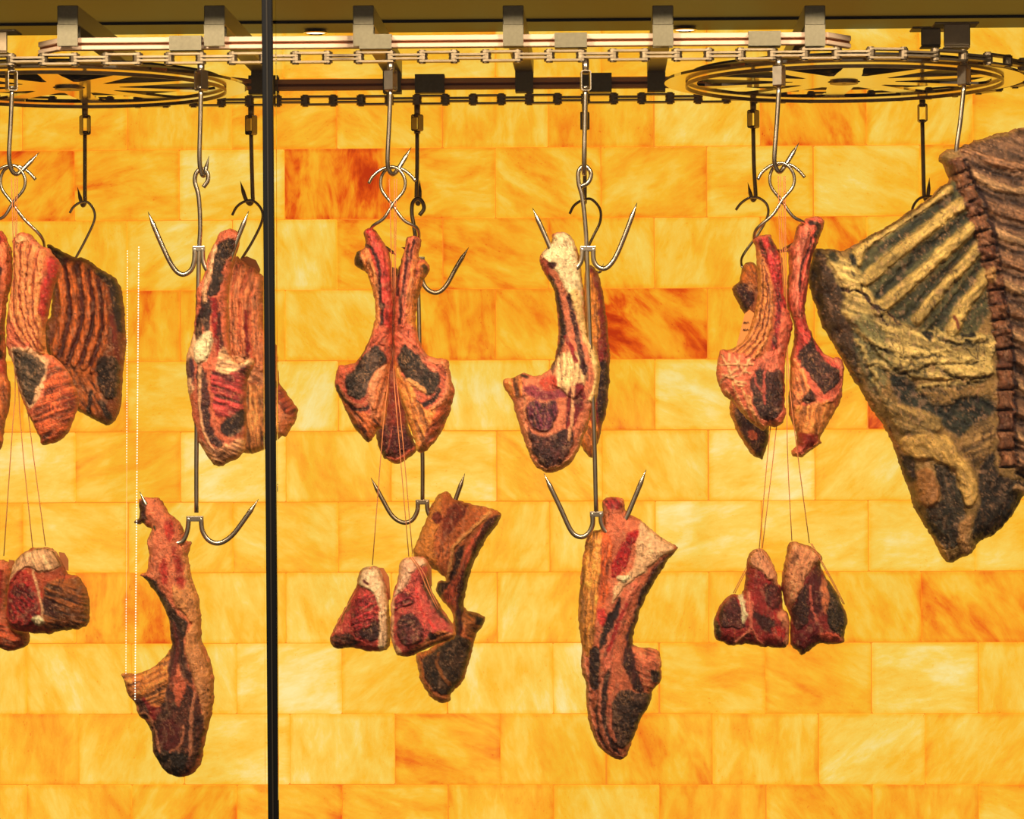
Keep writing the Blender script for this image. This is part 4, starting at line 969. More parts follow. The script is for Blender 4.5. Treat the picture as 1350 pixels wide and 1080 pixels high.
p.F((84, 30, 24), [(738, 266), (737, 298), (655, 425), (605, 560), (585, 740), (560, 765), (562, 600), (600, 430), (690, 290)], h=1.5, part='rib_bone', soft=3, fib=(110, .4), label='dark red-brown rib')
p.F((212, 96, 66), [(600, 420), (670, 320), (625, 430), (570, 560), (550, 670), (500, 610), (560, 530)], soft=3, fib=(110, .5), h=1)
p.F((64, 44, 30), [(420, 870), (480, 820), (560, 755), (622, 790), (602, 890), (562, 970), (522, 1005), (450, 975)], soft=3, part='cut_face', fib=(60, .4), label='dark grey-brown cut face')
p.L((166, 96, 48), 2.4, [(490, 830), (488, 880), (505, 920), (540, 955)], h=1.5, soft=2); p.L((196, 110, 56), 3, [(408, 850), (430, 930), (475, 1000), (530, 1025)], h=1.5, part='fat_rim', soft=2)
p.F((180, 104, 54), [(592, 655), (672, 690), (642, 765), (602, 745)], fib=(30, .6), soft=3); p.F((50, 30, 22), [(645, 690), (675, 695), (665, 722), (640, 715)], soft=2)
p.build()
p = Piece('tied_steak', 'smaller left tied steak of the centre pair, creamy fat along its right side', 'meat', gR, NEAR + 0.01, cE,
  [(160, 520), (175, 495), (215, 483), (245, 490), (270, 540), (285, 620), (292, 700), (292, 800), (270, 825), (220, 832), (130, 815), (80, 820), (50, 800), (48, 770), (80, 700), (110, 650), (130, 610), (155, 560)], T=28, R=22, base=(198, 74, 66), seed=14)
p.F((246, 196, 160), [(160, 540), (175, 495), (215, 483), (248, 492), (272, 545), (290, 650), (294, 800), (262, 828), (250, 780), (252, 650), (228, 592), (190, 570)], h=2, part='fat_cap', soft=2.5, label='creamy pink fat')
p.F((150, 40, 44), [(165, 600), (220, 596), (245, 650), (248, 768), (215, 785), (160, 765), (140, 700), (150, 640)], soft=3, part='cut_face', fib=(-25, .6), label='red muscle'); p.F((70, 28, 26), [(172, 740), (215, 715), (247, 700), (248, 770), (208, 785)], soft=4)
p.F((112, 52, 34), [(50, 775), (95, 752), (150, 762), (160, 800), (80, 818)], soft=3, fib=(10, .6)); p.L((120, 30, 34), 2, [(190, 535), (205, 550)], soft=2); p.F((150, 90, 50), [(110, 650), (140, 600), (128, 660), (85, 720)], soft=3, fib=(-55, .6))
p.build(); flat_tag(p.root, cE, [(240, 490), (262, 492), (285, 530), (291, 620), (270, 625)], NEAR, 8)
tube('twine_loop', [P(*p.c(q), NEAR - 0.012) for q in ((215, 484), (170, 560), (120, 640), (60, 745))], 0.0008, TWINE, p.root, p.root.location, 6, 3)
tube('twine_loop', [P(*p.c(q), NEAR - 0.010) for q in ((215, 484), (180, 555), (128, 640), (70, 745))], 0.0008, TWINE, p.root, p.root.location, 6, 3)
p = Piece('tied_steak', 'right tied steak of the centre pair, two dark muscles in a pink face', 'meat', gR, NEAR - 0.015, cE,
  [(330, 470), (360, 450), (410, 443), (445, 465), (455, 560), (475, 610), (520, 680), (555, 740), (550, 780), (480, 800), (400, 840), (330, 850), (310, 820), (294, 760), (294, 660), (302, 600), (320, 540)], T=30, R=24, base=(206, 84, 76), seed=15)
p.F((244, 180, 150), [(322, 560), (330, 470), (360, 450), (410, 443), (440, 470), (400, 490), (372, 540), (340, 590), (305, 620)], h=1.5, part='fat_cap', soft=3, label='pale pink fat')
p.F((128, 34, 42), [(318, 602), (352, 578), (382, 590), (396, 625), (362, 645), (315, 652)], soft=3, h=1, part='cut_face', label='upper dark red muscle', fib=(-20, .5)); p.F((78, 30, 30), [(330, 692), (370, 668), (400, 680), (432, 722), (428, 782), (360, 800), (326, 760)], soft=3, h=1, part='cut_face', label='lower dark brown muscle', fib=(-20, .5))
p.F((90, 44, 28), [(450, 520), (480, 610), (540, 720), (470, 650), (430, 560)], soft=4, fib=(60, .6)); p.F((206, 116, 70), [(420, 790), (480, 745), (552, 745), (548, 780), (400, 838), (350, 845)], fib=(-20, .7), soft=3)
p.L(FT, 3, [(306, 610), (300, 700), (304, 780), (335, 838)], h=1.5, soft=2.5); p.L((220, 70, 66), 2, [(400, 560), (425, 660), (480, 730)], soft=2); p.F((60, 26, 24), [(455, 750), (485, 755), (480, 775), (455, 775)], soft=2)
p.build(); flat_tag(p.root, cE, [(418, 445), (432, 450), (458, 490), (460, 566), (440, 560)], NEAR, 6)
tube('twine_loop', [P(*p.c(q), NEAR - 0.058) for q in ((372, 446), (410, 500), (440, 570), (485, 660))], 0.0009, TWINE, p.root, p.root.location, 6, 3)
tube('twine_loop', [P(*p.c(q), NEAR - 0.058) for q in ((380, 446), (428, 510), (455, 580), (490, 655))], 0.0009, TWINE, p.root, p.root.location, 6, 3)

# ---- middle column
p = Piece('rib_rack', 'narrow dark red rack seen edge-on behind the middle chop', 'meat', gR, FARD - 0.02, cF,
  [(320, 370), (342, 400), (358, 470), (370, 560), (377, 640), (378, 720), (370, 820), (350, 900), (322, 990), (290, 960), (278, 920), (295, 700), (296, 400)], T=20, R=14, base=(136, 38, 36), seed=16)
p.F((206, 120, 50), [(296, 400), (325, 420), (345, 560), (330, 720), (300, 720)], soft=4, part='rib_bone', fib=(88, .5)); p.F((56, 24, 24), [(350, 680), (376, 700), (368, 820), (345, 880), (335, 780)], soft=4); p.F((204, 112, 54), [(280, 880), (340, 880), (322, 985), (290, 955)], fib=(70, .6), soft=4)
p.build()
p = Piece('bone_in_chop', 'tall chop with cream fat and purple cut face in the middle of the case', 'meat', gR, NEAR, cF,
  [(150, 350), (165, 320), (190, 290), (190, 268), (215, 260), (240, 263), (265, 300), (280, 340), (288, 400), (300, 500), (310, 590), (335, 640), (348, 700), (340, 780), (320, 850), (290, 930), (260, 1000), (220, 1030), (180, 1040), (155, 1030), (130, 1010), (100, 930), (75, 860), (60, 800), (35, 760), (35, 735), (70, 730), (100, 715), (130, 725), (170, 715), (195, 680), (210, 620), (208, 530), (195, 440), (168, 400)], T=30, R=26, base=(216, 120, 88), seed=17)
p.F((246, 204, 162), [(160, 330), (195, 275), (240, 265), (265, 300), (285, 400), (292, 520), (255, 500), (238, 460), (215, 400), (180, 370)], h=2, part='fat_cap', soft=3, label='creamy white fat over the bone end')
p.F((60, 24, 26), [(175, 400), (200, 420), (222, 500), (238, 590), (220, 650), (198, 710), (188, 700), (212, 620), (206, 520)], h=-2, part='rib_bone', soft=2.5, fib=(90, .5), label='dark dried rib'); p.F((76, 24, 26), [(182, 358), (205, 362), (205, 380), (186, 385)], soft=2, h=-2); p.F((176, 50, 50), [(152, 350), (175, 360), (180, 400), (162, 395)], soft=3)
p.F((240, 180, 132), [(222, 650), (290, 660), (300, 740), (270, 800), (235, 780), (200, 760), (200, 710)], h=2, soft=4, fib=(90, .5), part='fat_lump')
p.L((70, 24, 28), 3.6, [(250, 470), (262, 540), (282, 640), (300, 720)], soft=2, h=-1.5); p.L((150, 36, 40), 2.6, [(235, 600), (255, 640), (268, 680)], soft=2)
p.L((246, 190, 128), 5, [(265, 460), (285, 540), (305, 610), (330, 670), (338, 740), (322, 800)], h=2.5, part='fat_rim', soft=3)
p.F((204, 112, 80), [(60, 770), (110, 760), (100, 920), (130, 1000), (95, 920)], soft=3); p.F((150, 60, 70), [(100, 760), (215, 770), (240, 800), (130, 800)], soft=4); p.F((190, 70, 50), [(150, 740), (200, 720), (210, 770), (160, 770)], soft=4)
p.F((86, 32, 48), [(112, 820), (135, 800), (165, 812), (200, 806), (212, 850), (185, 905), (140, 900), (116, 870)], h=1.5, part='cut_face', soft=2.5, fib=(70, .6), label='purple-brown eye muscle')
p.F((62, 28, 28), [(106, 890), (150, 925), (205, 905), (262, 900), (255, 960), (222, 1012), (160, 1018), (122, 960)], h=1, soft=3, part='cut_face', fib=(110, .4), label='dark lower muscle')
p.F((130, 34, 38), [(248, 775), (290, 745), (300, 800), (275, 865), (245, 905), (238, 840)], soft=3, fib=(105, .7, 3)); p.L((232, 160, 118), 2, [(262, 760), (258, 850), (245, 930)], h=1, soft=1.5); p.L((226, 140, 100), 2.2, [(108, 800), (100, 850), (118, 940), (135, 1000), (190, 1025), (260, 980), (300, 880)], h=1.5, part='fat_seam', soft=2)
p.F((206, 112, 58), [(36, 736), (92, 722), (92, 790), (58, 790)], fib=(80, .8, 3), soft=2, h=1); p.L((60, 30, 28), 2, [(90, 720), (112, 730)], soft=2)
p.build()
p = Piece('bone_in_chop', 'large lower chop in the middle with bright red patch and bone pointing right', 'meat', gR, NEAR, cG,
  [(240, 160), (265, 142), (300, 142), (315, 160), (325, 195), (370, 220), (430, 270), (490, 308), (496, 320), (470, 350), (430, 410), (390, 480), (360, 560), (345, 640), (400, 655), (436, 668), (441, 760), (412, 800), (405, 840), (370, 900), (340, 980), (315, 1030), (280, 1025), (240, 1000), (210, 950), (190, 870), (185, 780), (170, 720), (172, 650), (160, 560), (165, 450), (180, 320), (200, 260), (238, 250), (243, 200)], T=30, R=26, base=(214, 112, 80), seed=18)
p.F((224, 140, 66), [(198, 262), (242, 245), (238, 400), (222, 540), (215, 630), (178, 690), (160, 560), (168, 430)], fib=(95, .6, 3), soft=3, part='fat_cap', label='yellow-orange outer fat', lift=2)
p.F((204, 92, 46), [(245, 260), (280, 300), (270, 400), (250, 500), (222, 520), (238, 380)], soft=5, fib=(100, .5)); p.F((176, 26, 28), [(335, 262), (385, 248), (345, 300), (325, 370), (292, 412), (268, 396), (300, 315)], soft=4, h=-1.5, part='red_muscle', label='bright red moist patch'); p.F((206, 60, 52), [(222, 525), (250, 515), (252, 560), (232, 580)], soft=3)
p.F((244, 182, 140), [(372, 222), (430, 272), (490, 312), (440, 345), (380, 398), (310, 450), (272, 500), (285, 440), (340, 385), (360, 300)], soft=3, h=1.5, part='fat_seam', label='pale pink fat along the rib'); p.F(CR, [(292, 408), (320, 400), (335, 412), (318, 430), (295, 425)], soft=1.5, h=3, part='fat_lump', label='cream knob of fat', lift=2.4)
p.F((76, 34, 30), [(493, 318), (470, 350), (430, 415), (372, 540), (352, 640), (360, 720), (385, 790), (345, 785), (312, 700), (335, 580), (380, 440), (430, 360)], h=-1, part='rib_bone', soft=3, fib=(112, .5), label='dark dried rib')
p.L((224, 116, 90), 6, [(350, 440), (300, 560), (262, 650), (262, 720)], h=2.5, soft=3, fib=(112, .5)); p.L((176, 40, 38), 2.5, [(325, 500), (290, 580), (262, 660)], soft=2)
p.F((50, 26, 24), [(228, 640), (250, 560), (300, 478), (305, 500), (280, 575), (242, 645)], h=-2, soft=2.5); p.F((54, 30, 28), [(195, 660), (235, 655), (232, 720), (228, 790), (202, 780)], soft=3, h=-1.5)
p.F((62, 40, 34), [(272, 850), (290, 810), (320, 790), (402, 806), (395, 860), (345, 965), (300, 985), (270, 940)], h=1, part='cut_face', soft=3, fib=(20, .4), label='dark grey-brown eye muscle')
p.F((60, 34, 30), [(218, 850), (240, 760), (268, 720), (256, 850), (262, 940), (305, 1005), (270, 1005), (230, 950)], soft=3, h=-1, part='cut_face', label='dark crescent muscle')
p.L((214, 120, 92), 2.4, [(240, 735), (232, 820), (236, 900), (262, 985), (310, 1020)], h=1.5, soft=2, part='fat_seam'); p.L((206, 110, 84), 2.2, [(295, 770), (270, 830), (262, 900), (285, 960)], h=1.5, soft=2)
p.L((232, 140, 106), 4, [(176, 670), (190, 780), (204, 900), (235, 985), (285, 1022)], h=2, part='fat_rim', soft=3)
p.F((224, 116, 84), [(345, 645), (436, 670), (440, 760), (405, 800), (372, 765)], fib=(20, .6), soft=3, h=2); p.F((60, 34, 30), [(405, 725), (441, 735), (436, 770), (408, 760)], soft=3); p.F((170, 44, 44), [(245, 150), (300, 145), (310, 180), (262, 180)], soft=4, fib=(60, .6))
p.build()

# ---- pair at right
p = Piece('rib_rack', 'brown rack half hidden behind the left rack of the right-hand pair', 'meat', gR, FARD - 0.03, cH,
  [(165, 216), (200, 210), (225, 250), (262, 330), (262, 700), (268, 920), (242, 1028), (235, 1036), (190, 1010), (150, 950), (120, 890), (102, 830), (104, 790), (150, 700), (195, 600), (200, 480), (165, 425), (140, 385), (110, 322), (140, 292), (150, 250)], T=24, R=18, base=(158, 82, 42), seed=19)
p.F((76, 30, 24), [(112, 324), (165, 300), (200, 360), (168, 422)], fib=(55, .6), soft=3, part='bone_end', label='dark sawn rib end'); p.F((190, 100, 44), [(165, 218), (205, 215), (215, 300), (180, 300), (150, 285)], fib=(60, .5), soft=3)
p.F((62, 30, 30), [(118, 820), (170, 850), (262, 905), (240, 1015), (190, 1000), (150, 935)], soft=3, part='cut_face', label='dark cut face'); p.F((206, 96, 66), [(180, 915), (215, 925), (212, 958), (180, 950)], soft=2); p.L((206, 120, 60), 2.4, [(104, 810), (125, 890), (160, 960), (205, 1010)], h=1.5, part='fat_rim', soft=2)
p.build()
tg = flat_tag(p.root, cH, [(165, 425), (205, 390), (200, 540), (130, 560)], FARD - 0.06, 0, simple('orange_tag', (222, 140, 66), .8, 0, .08), 'paper_tag', 'orange paper tag with handwriting')
for j, (x0, y0) in enumerate(((160, 465), (158, 495))):
    tube('handwriting', [P(cH[0] + (x0 + dx) / cH[2], cH[1] + (y0 + dy) / cH[2], FARD - 0.062) for dx, dy in ((0, 0), (3, -8), (6, 2), (9, -8), (13, 1), (18, -7), (22, 0))], 0.0006, TAGINK, tg, Vector(p.root.location), 5, 2)
p = Piece('rib_rack', 'left rack of the right-hand pair, ribbed side out with netted fat', 'meat', gR, NEAR, cH,
  [(200, 110), (230, 98), (270, 92), (280, 110), (300, 150), (320, 190), (325, 250), (328, 340), (350, 410), (366, 470), (358, 520), (343, 570), (333, 640), (333, 800), (338, 830), (325, 880), (290, 900), (262, 895), (245, 915), (215, 900), (180, 870), (150, 840), (110, 790), (75, 760), (50, 700), (48, 640), (60, 580), (100, 575), (150, 550), (185, 490), (205, 420), (215, 370), (218, 300), (215, 220), (208, 150)], T=32, R=26, base=(206, 98, 68), seed=20)
p.F((190, 92, 50), [(218, 150), (245, 200), (275, 320), (290, 420), (270, 540), (240, 620), (100, 590), (190, 490)], soft=3)
for k, q in enumerate(([(226, 170), (230, 300), (222, 400), (185, 510), (110, 585)], [(235, 200), (244, 320), (238, 420), (205, 520), (135, 592)], [(246, 230), (258, 340), (252, 440), (224, 530), (165, 600)], [(258, 290), (270, 380), (264, 470), (240, 550), (195, 612)])):
    p.L((232, 142, 84), 3.2, q, h=2.8, part='rib_bone', soft=1.8, label='pale rib ridge')
for q in ([(231, 190), (238, 320), (230, 410), (196, 515), (124, 590)], [(241, 215), (252, 330), (245, 430), (214, 525), (150, 597)], [(252, 260), (264, 360), (258, 455), (232, 540), (180, 606)]): p.L((120, 44, 26), .9, q, soft=1.2)
p.F((136, 34, 36), [(215, 125), (272, 100), (305, 180), (326, 300), (335, 400), (300, 560), (262, 600), (285, 480), (292, 380), (270, 280), (240, 200)], soft=3, fib=(75, .8, 4), h=1, part='sawn_face', label='dark red sawn rib face')
p.F((222, 106, 80), [(322, 390), (366, 470), (352, 540), (315, 610), (295, 600), (305, 480)], soft=3, h=3, part='fat_lump', lift=2.4)
p.F((224, 112, 84), [(60, 585), (205, 612), (212, 640), (185, 690), (170, 760), (235, 885), (150, 840), (75, 760), (50, 690)], soft=3, h=1)
for q in ([(65, 600), (85, 640), (110, 700), (165, 715)], [(100, 595), (95, 650), (120, 720), (150, 730)], [(140, 605), (125, 660), (75, 690), (60, 720)], [(180, 610), (160, 670), (100, 690), (70, 680)], [(60, 640), (120, 640), (190, 640)], [(120, 610), (150, 660), (185, 680)]): p.L((246, 176, 128), 1.3, q, h=1.5, soft=1.2, part='fat_netting')
for q in ([(110, 720), (135, 790), (180, 860)], [(80, 740), (115, 790), (165, 850)], [(175, 770), (195, 840), (250, 905)], [(150, 740), (170, 800), (215, 880)]): p.L((240, 160, 108), 1.6, q, h=1.6, soft=1.4, part='fat_netting')
p.F((226, 116, 90), [(215, 630), (300, 560), (335, 570), (332, 680), (330, 860), (270, 900), (230, 880), (185, 760), (190, 680)], soft=3, fib=(100, .3)); p.F((58, 30, 28), [(188, 695), (222, 645), (235, 660), (262, 668), (318, 672), (322, 800), (292, 865), (242, 878), (205, 830), (190, 760)], h=-1.5, part='cut_face', soft=2.5, fib=(70, .4), label='dark dried cut face')
p.L((196, 90, 76), 1.8, [(246, 665), (238, 720), (242, 800)], h=1, soft=1.5); p.L((190, 84, 70), 1.4, [(200, 680), (215, 740), (245, 760)], h=1, soft=1.5)
p.build()
p = Piece('rib_rack', 'right rack of the right-hand pair, tall bent rib beside the carcass', 'meat', gR, NEAR + 0.01, cH,
  [(385, 60), (415, 30), (450, 18), (490, 25), (497, 50), (480, 100), (455, 160), (440, 230), (430, 310), (418, 400), (420, 430), (440, 500), (475, 560), (510, 600), (575, 620), (578, 700), (570, 770), (545, 830), (510, 890), (480, 950), (484, 968), (430, 1005), (400, 1028), (368, 1020), (362, 1000), (382, 970), (375, 920), (352, 850), (348, 780), (354, 700), (357, 600), (370, 540), (372, 480), (352, 420), (342, 380), (337, 340), (345, 280), (350, 180), (335, 165), (345, 150), (365, 130), (375, 90)], T=32, R=26, base=(214, 98, 76), seed=21)
p.L((226, 116, 92), 7, [(415, 80), (385, 180), (375, 300), (382, 420)], h=3, part='rib_bone', soft=4, fib=(98, .5), label='pink rib'); p.L((210, 84, 70), 5, [(460, 90), (430, 190), (410, 300), (398, 420)], h=2, part='rib_bone', soft=3, fib=(98, .5))
p.L((56, 22, 22), 3.6, [(432, 48), (468, 62), (458, 100)], soft=2.5); p.L((80, 26, 24), 1.6, [(440, 110), (420, 180), (398, 240), (390, 340)], soft=1.6, h=-1); p.L((90, 30, 26), 1.2, [(462, 110), (440, 180), (420, 260)], soft=1.6)
p.F((200, 70, 62), [(372, 480), (425, 450), (475, 560), (575, 620), (560, 680), (480, 620), (420, 560), (380, 600)], soft=3, fib=(45, .4))
p.F((60, 32, 28), [(405, 560), (432, 540), (442, 500), (465, 580), (500, 630), (562, 665), (556, 712), (500, 765), (472, 745), (440, 700), (400, 650), (380, 600)], h=-1.5, part='cut_face', soft=2.5, fib=(50, .4), label='dark dried cut face')
p.F((228, 128, 80), [(362, 620), (398, 650), (425, 710), (445, 770), (470, 800), (410, 790), (370, 840), (350, 780)], fib=(70, .6, 3), soft=3, h=1.5, part='fat_cap'); p.F((70, 32, 24), [(398, 790), (432, 735), (462, 790), (440, 800)], soft=3)
p.L((234, 120, 92), 4, [(495, 590), (560, 630), (572, 710), (548, 770), (490, 800)], h=2, part='fat_rim', soft=3)
p.F((220, 130, 70), [(360, 830), (440, 800), (530, 800), (520, 870), (475, 945), (385, 935)], fib=(105, .6, 3.4), soft=4, h=1); p.F((166, 50, 36), [(378, 930), (480, 930), (440, 985), (395, 985)], soft=4); p.L((230, 130, 80), 2.6, [(366, 1008), (395, 1020), (430, 995), (480, 960)], h=2, soft=2, part='fat_curl')
p.build()
p = Piece('tied_steak', 'left tied steak of the right-hand pair with a pale T-shaped bone', 'meat', gR, NEAR, cI,
  [(240, 545), (270, 520), (310, 520), (345, 570), (378, 640), (380, 680), (396, 700), (403, 800), (432, 830), (430, 970), (400, 985), (340, 985), (240, 970), (160, 975), (120, 960), (90, 950), (75, 900), (80, 840), (110, 780), (160, 735), (210, 730), (225, 650), (232, 600)], T=28, R=24, base=(168, 46, 44), seed=22)
p.F((240, 158, 120), [(238, 560), (270, 520), (312, 520), (346, 575), (382, 645), (382, 690), (332, 662), (298, 615), (242, 602)], h=2, part='fat_cap', soft=2.5, label='pale pink fat cap')
p.F((74, 26, 26), [(112, 790), (168, 742), (195, 780), (220, 880), (165, 890), (100, 872)], soft=3, part='cut_face', label='small dark muscle'); p.F((84, 28, 28), [(308, 668), (385, 700), (396, 760), (362, 802), (325, 780), (306, 720)], soft=3, part='cut_face', label='large dark muscle'); p.F((78, 30, 28), [(255, 800), (330, 840), (365, 870), (345, 920), (285, 880)], soft=5)
p.F(CR, [(185, 745), (215, 732), (228, 820), (218, 862), (203, 850), (200, 790)], soft=2, h=1.5, part='fat_lump', label='cream fat strip')
p.L((232, 130, 104), 2, [(236, 720), (240, 800), (245, 880), (210, 930), (170, 968)], h=1.5, soft=1.6, part='bone_edge', label='pale T-shaped bone edge'); p.L((226, 120, 96), 1.8, [(250, 760), (246, 880), (275, 935), (310, 970)], h=1.5, soft=1.6, part='bone_edge')
p.F((232, 140, 104), [(372, 830), (405, 790), (430, 830), (430, 970), (400, 975), (412, 900)], soft=3, h=1.5); p.F((60, 44, 24), [(76, 860), (100, 880), (110, 950), (85, 930)], soft=3); p.F((196, 44, 40), [(350, 880), (405, 890), (400, 930), (360, 940)], soft=4)
p.build()
for a_ in (0, 8): tube('twine_loop', [P(*p.c(q), NEAR - 0.004) for q in ((290 + a_, 516), (240 + a_, 590), (205 + a_, 655), (168 + a_, 728))], 0.0007, TWINE, p.root, p.root.location, 6, 3)
tube('twine_loop', [P(*p.c(q), NEAR - 0.04) for q in ((295, 516), (340, 575), (368, 640), (384, 700))], 0.0007, TWINE, p.root, p.root.location, 6, 3)
p = Piece('tied_steak', 'right tied steak of the right-hand pair, broad pink fat on its left', 'meat', gR, NEAR - 0.005, cI,
  [(395, 660), (410, 580), (430, 500), (450, 482), (500, 495), (540, 510), (590, 555), (582, 590), (600, 640), (650, 710), (690, 790), (710, 850), (695, 920), (695, 960), (630, 970), (580, 965), (540, 990), (495, 1022), (470, 1000), (440, 970), (438, 840), (408, 760)], T=30, R=24, base=(150, 44, 40), seed=23)
p.F((236, 150, 108), [(398, 660), (412, 580), (430, 500), (452, 484), (540, 512), (588, 556), (545, 588), (505, 645), (482, 720), (445, 780), (438, 900), (418, 780)], h=2.5, part='fat_cap', soft=2.5, fib=(110, .35), label='broad pale pink fat'); p.L((150, 84, 50), 2, [(445, 560), (470, 545), (440, 580)], soft=2)
p.F((62, 30, 30), [(445, 790), (490, 705), (515, 680), (525, 770), (520, 850), (480, 895), (450, 870)], soft=3, part='cut_face', label='dark left muscle'); p.F((96, 30, 30), [(515, 650), (580, 580), (590, 700), (582, 800), (525, 850)], soft=4)
p.F((58, 42, 28), [(592, 640), (650, 715), (705, 850), (692, 925), (625, 900), (602, 800)], soft=3, part='cut_face', fib=(65, .4), label='dark brown right muscle'); p.F((214, 120, 80), [(580, 680), (610, 670), (612, 780), (592, 820)], soft=3, h=1); p.L((210, 100, 84), 1.4, [(525, 690), (535, 800), (560, 850)], h=1, soft=1.4)
p.F((120, 28, 32), [(455, 920), (500, 870), (560, 860), (560, 920), (500, 1005), (470, 990)], soft=4, h=1); p.F((222, 96, 72), [(565, 915), (640, 905), (695, 955), (630, 968), (580, 950)], soft=3, h=1)
p.build()
for a_ in (0, 6): tube('twine_loop', [P(*p.c(q), NEAR - 0.035) for q in ((535 + a_, 492), (590 + a_, 590), (640 + a_, 680), (690 + a_, 780))], 0.0007, TWINE, p.root, p.root.location, 6, 3)

# ---- the big carcass
def J(x, y): return (1050 + x / 3.273, 150 + y / 3.273)
def K(x, y): return (1050 + x / 3.176, 420 + y / 3.176)
one = (0, 0, 1.0)
OUTC = [J(80, 580), J(140, 585), J(190, 590), J(240, 572), J(320, 520), J(400, 480), J(480, 425), J(560, 372), J(620, 315), J(655, 285), J(640, 240), J(612, 190), J(650, 155), J(700, 143), J(760, 120), J(850, 88), J(980, 62),
        (1400, 165), (1470, 200), (1520, 330), (1500, 470), (1440, 600), (1380, 640), K(953, 740), K(920, 800), K(880, 850), K(830, 905), K(790, 922), K(760, 940), K(735, 985), K(690, 1000), K(655, 1022), K(610, 1002), K(580, 940), K(550, 890), K(520, 840), K(490, 790), K(465, 700), K(440, 640), K(420, 580), K(380, 480), K(340, 420), K(300, 360), K(260, 290), K(220, 230), K(190, 170), K(160, 120), K(125, 60), K(100, 20), J(85, 840), J(60, 780), J(48, 720), J(55, 660), J(65, 620)]
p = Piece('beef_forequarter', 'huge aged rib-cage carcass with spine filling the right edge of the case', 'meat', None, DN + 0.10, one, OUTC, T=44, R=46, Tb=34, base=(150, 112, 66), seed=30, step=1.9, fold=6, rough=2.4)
p.F((70, 46, 30), [J(60, 590), J(110, 600), J(200, 760), J(260, 900), K(250, 250), K(330, 380), K(420, 560), K(470, 700), K(430, 640), K(300, 380), K(160, 130), J(50, 740)], soft=5, h=-2, fib=(60, .4))
p.F((170, 104, 52), [K(160, 120), K(230, 220), K(320, 370), K(400, 480), K(440, 620), K(380, 490), K(260, 300)], soft=3, h=2, part='fat_rim', label='tan rim of fat on the left edge')
p.F((84, 76, 50), [J(240, 580), J(560, 375), J(700, 300), J(770, 560), J(830, 800), J(700, 980), J(430, 900), J(270, 730)], soft=6, h=-3, fib=(-38, .5, 4))
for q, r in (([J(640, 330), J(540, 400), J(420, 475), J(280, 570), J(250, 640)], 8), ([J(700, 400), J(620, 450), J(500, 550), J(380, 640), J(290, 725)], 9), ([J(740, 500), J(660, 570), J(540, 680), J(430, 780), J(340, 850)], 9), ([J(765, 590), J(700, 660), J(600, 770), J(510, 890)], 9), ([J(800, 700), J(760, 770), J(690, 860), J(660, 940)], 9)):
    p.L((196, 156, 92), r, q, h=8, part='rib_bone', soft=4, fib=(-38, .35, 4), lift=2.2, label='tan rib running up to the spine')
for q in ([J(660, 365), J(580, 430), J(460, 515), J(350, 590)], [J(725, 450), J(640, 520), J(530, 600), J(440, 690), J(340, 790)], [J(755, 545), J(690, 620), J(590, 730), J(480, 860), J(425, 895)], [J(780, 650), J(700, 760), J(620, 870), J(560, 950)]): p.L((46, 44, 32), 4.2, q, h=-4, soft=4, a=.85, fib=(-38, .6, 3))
p.L((74, 50, 32), 3, [J(110, 590), J(240, 572), J(400, 482), J(560, 374), J(650, 300)], soft=3, h=1.5, a=.8)
p.F((196, 160, 100), [J(120, 620), J(250, 660), J(300, 780), J(420, 900), J(640, 960), J(830, 960), J(830, 1080), K(800, 240), K(560, 260), K(400, 220), J(200, 880), J(190, 760)], soft=8, h=4, fib=(20, .5, 6), part='belly_fat', label='creamy tan belly fat', lift=2.5)
p.F((60, 56, 42), [J(140, 600), J(170, 620), J(160, 645), J(130, 630)], soft=3); p.F((44, 40, 34), [J(215, 620), J(245, 615), J(250, 650), J(225, 655)], soft=3, h=-3); p.F((40, 36, 28), [J(215, 680), J(240, 690), J(235, 710)], soft=3)
p.L((66, 36, 24), 1.6, [J(180, 760), J(270, 780), J(330, 840), J(380, 865), J(430, 915)], soft=1.6, h=-4, wob=4); p.L((62, 30, 22), 1.3, [J(260, 740), J(290, 800), J(350, 880), J(380, 920)], soft=1.6, h=-3, wob=4)
p.F((44, 38, 30), [J(530, 940), J(580, 950), J(560, 985), J(540, 975)], soft=3, h=-4); p.F((40, 32, 24), [J(690, 960), J(740, 950), J(760, 975), J(710, 1000)], soft=3, h=-4); p.L((130, 60, 40), 2, [J(660, 880), J(680, 930)], soft=2)
p.F((88, 86, 58), [J(240, 880), J(330, 900), J(400, 1060), K(330, 330), K(250, 180)], soft=8, a=.7, fib=(50, .6, 4))
p.F((50, 48, 38), [K(370, 250), K(430, 240), K(500, 300), K(580, 370), K(680, 330), K(800, 340), K(815, 400), K(720, 450), K(680, 500), K(620, 470), K(540, 400), K(420, 350)], soft=6, h=-3, fib=(30, .7, 4))
p.F((160, 124, 74), [K(340, 330), K(430, 370), K(560, 400), K(600, 460), K(520, 500), K(430, 490), K(380, 420)], soft=5, h=4, fib=(25, .5, 5), part='fat_fold')
p.F((206, 158, 92), [K(430, 500), K(560, 480), K(630, 510), K(660, 560), K(720, 640), K(740, 700), K(735, 770), K(690, 790), K(660, 720), K(645, 640), K(560, 590), K(470, 590), K(430, 545)], soft=4, h=6, part='fat_fold', fib=(50, .3, 5), label='pale thick fold of fat', lift=3)
p.F((52, 44, 34), [K(560, 605), K(640, 640), K(665, 720), K(690, 800), K(680, 930), K(610, 960), K(550, 890), K(530, 800), K(590, 760), K(580, 680)], soft=4, h=-2, fib=(75, .6, 4), part='dark_muscle'); p.F((176, 116, 66), [K(490, 650), K(550, 630), K(590, 740), K(540, 785), K(490, 740)], soft=4, h=4, part='fat_lump', lift=2.5); p.F((60, 40, 28), [K(430, 570), K(490, 600), K(480, 700), K(450, 640)], soft=4)
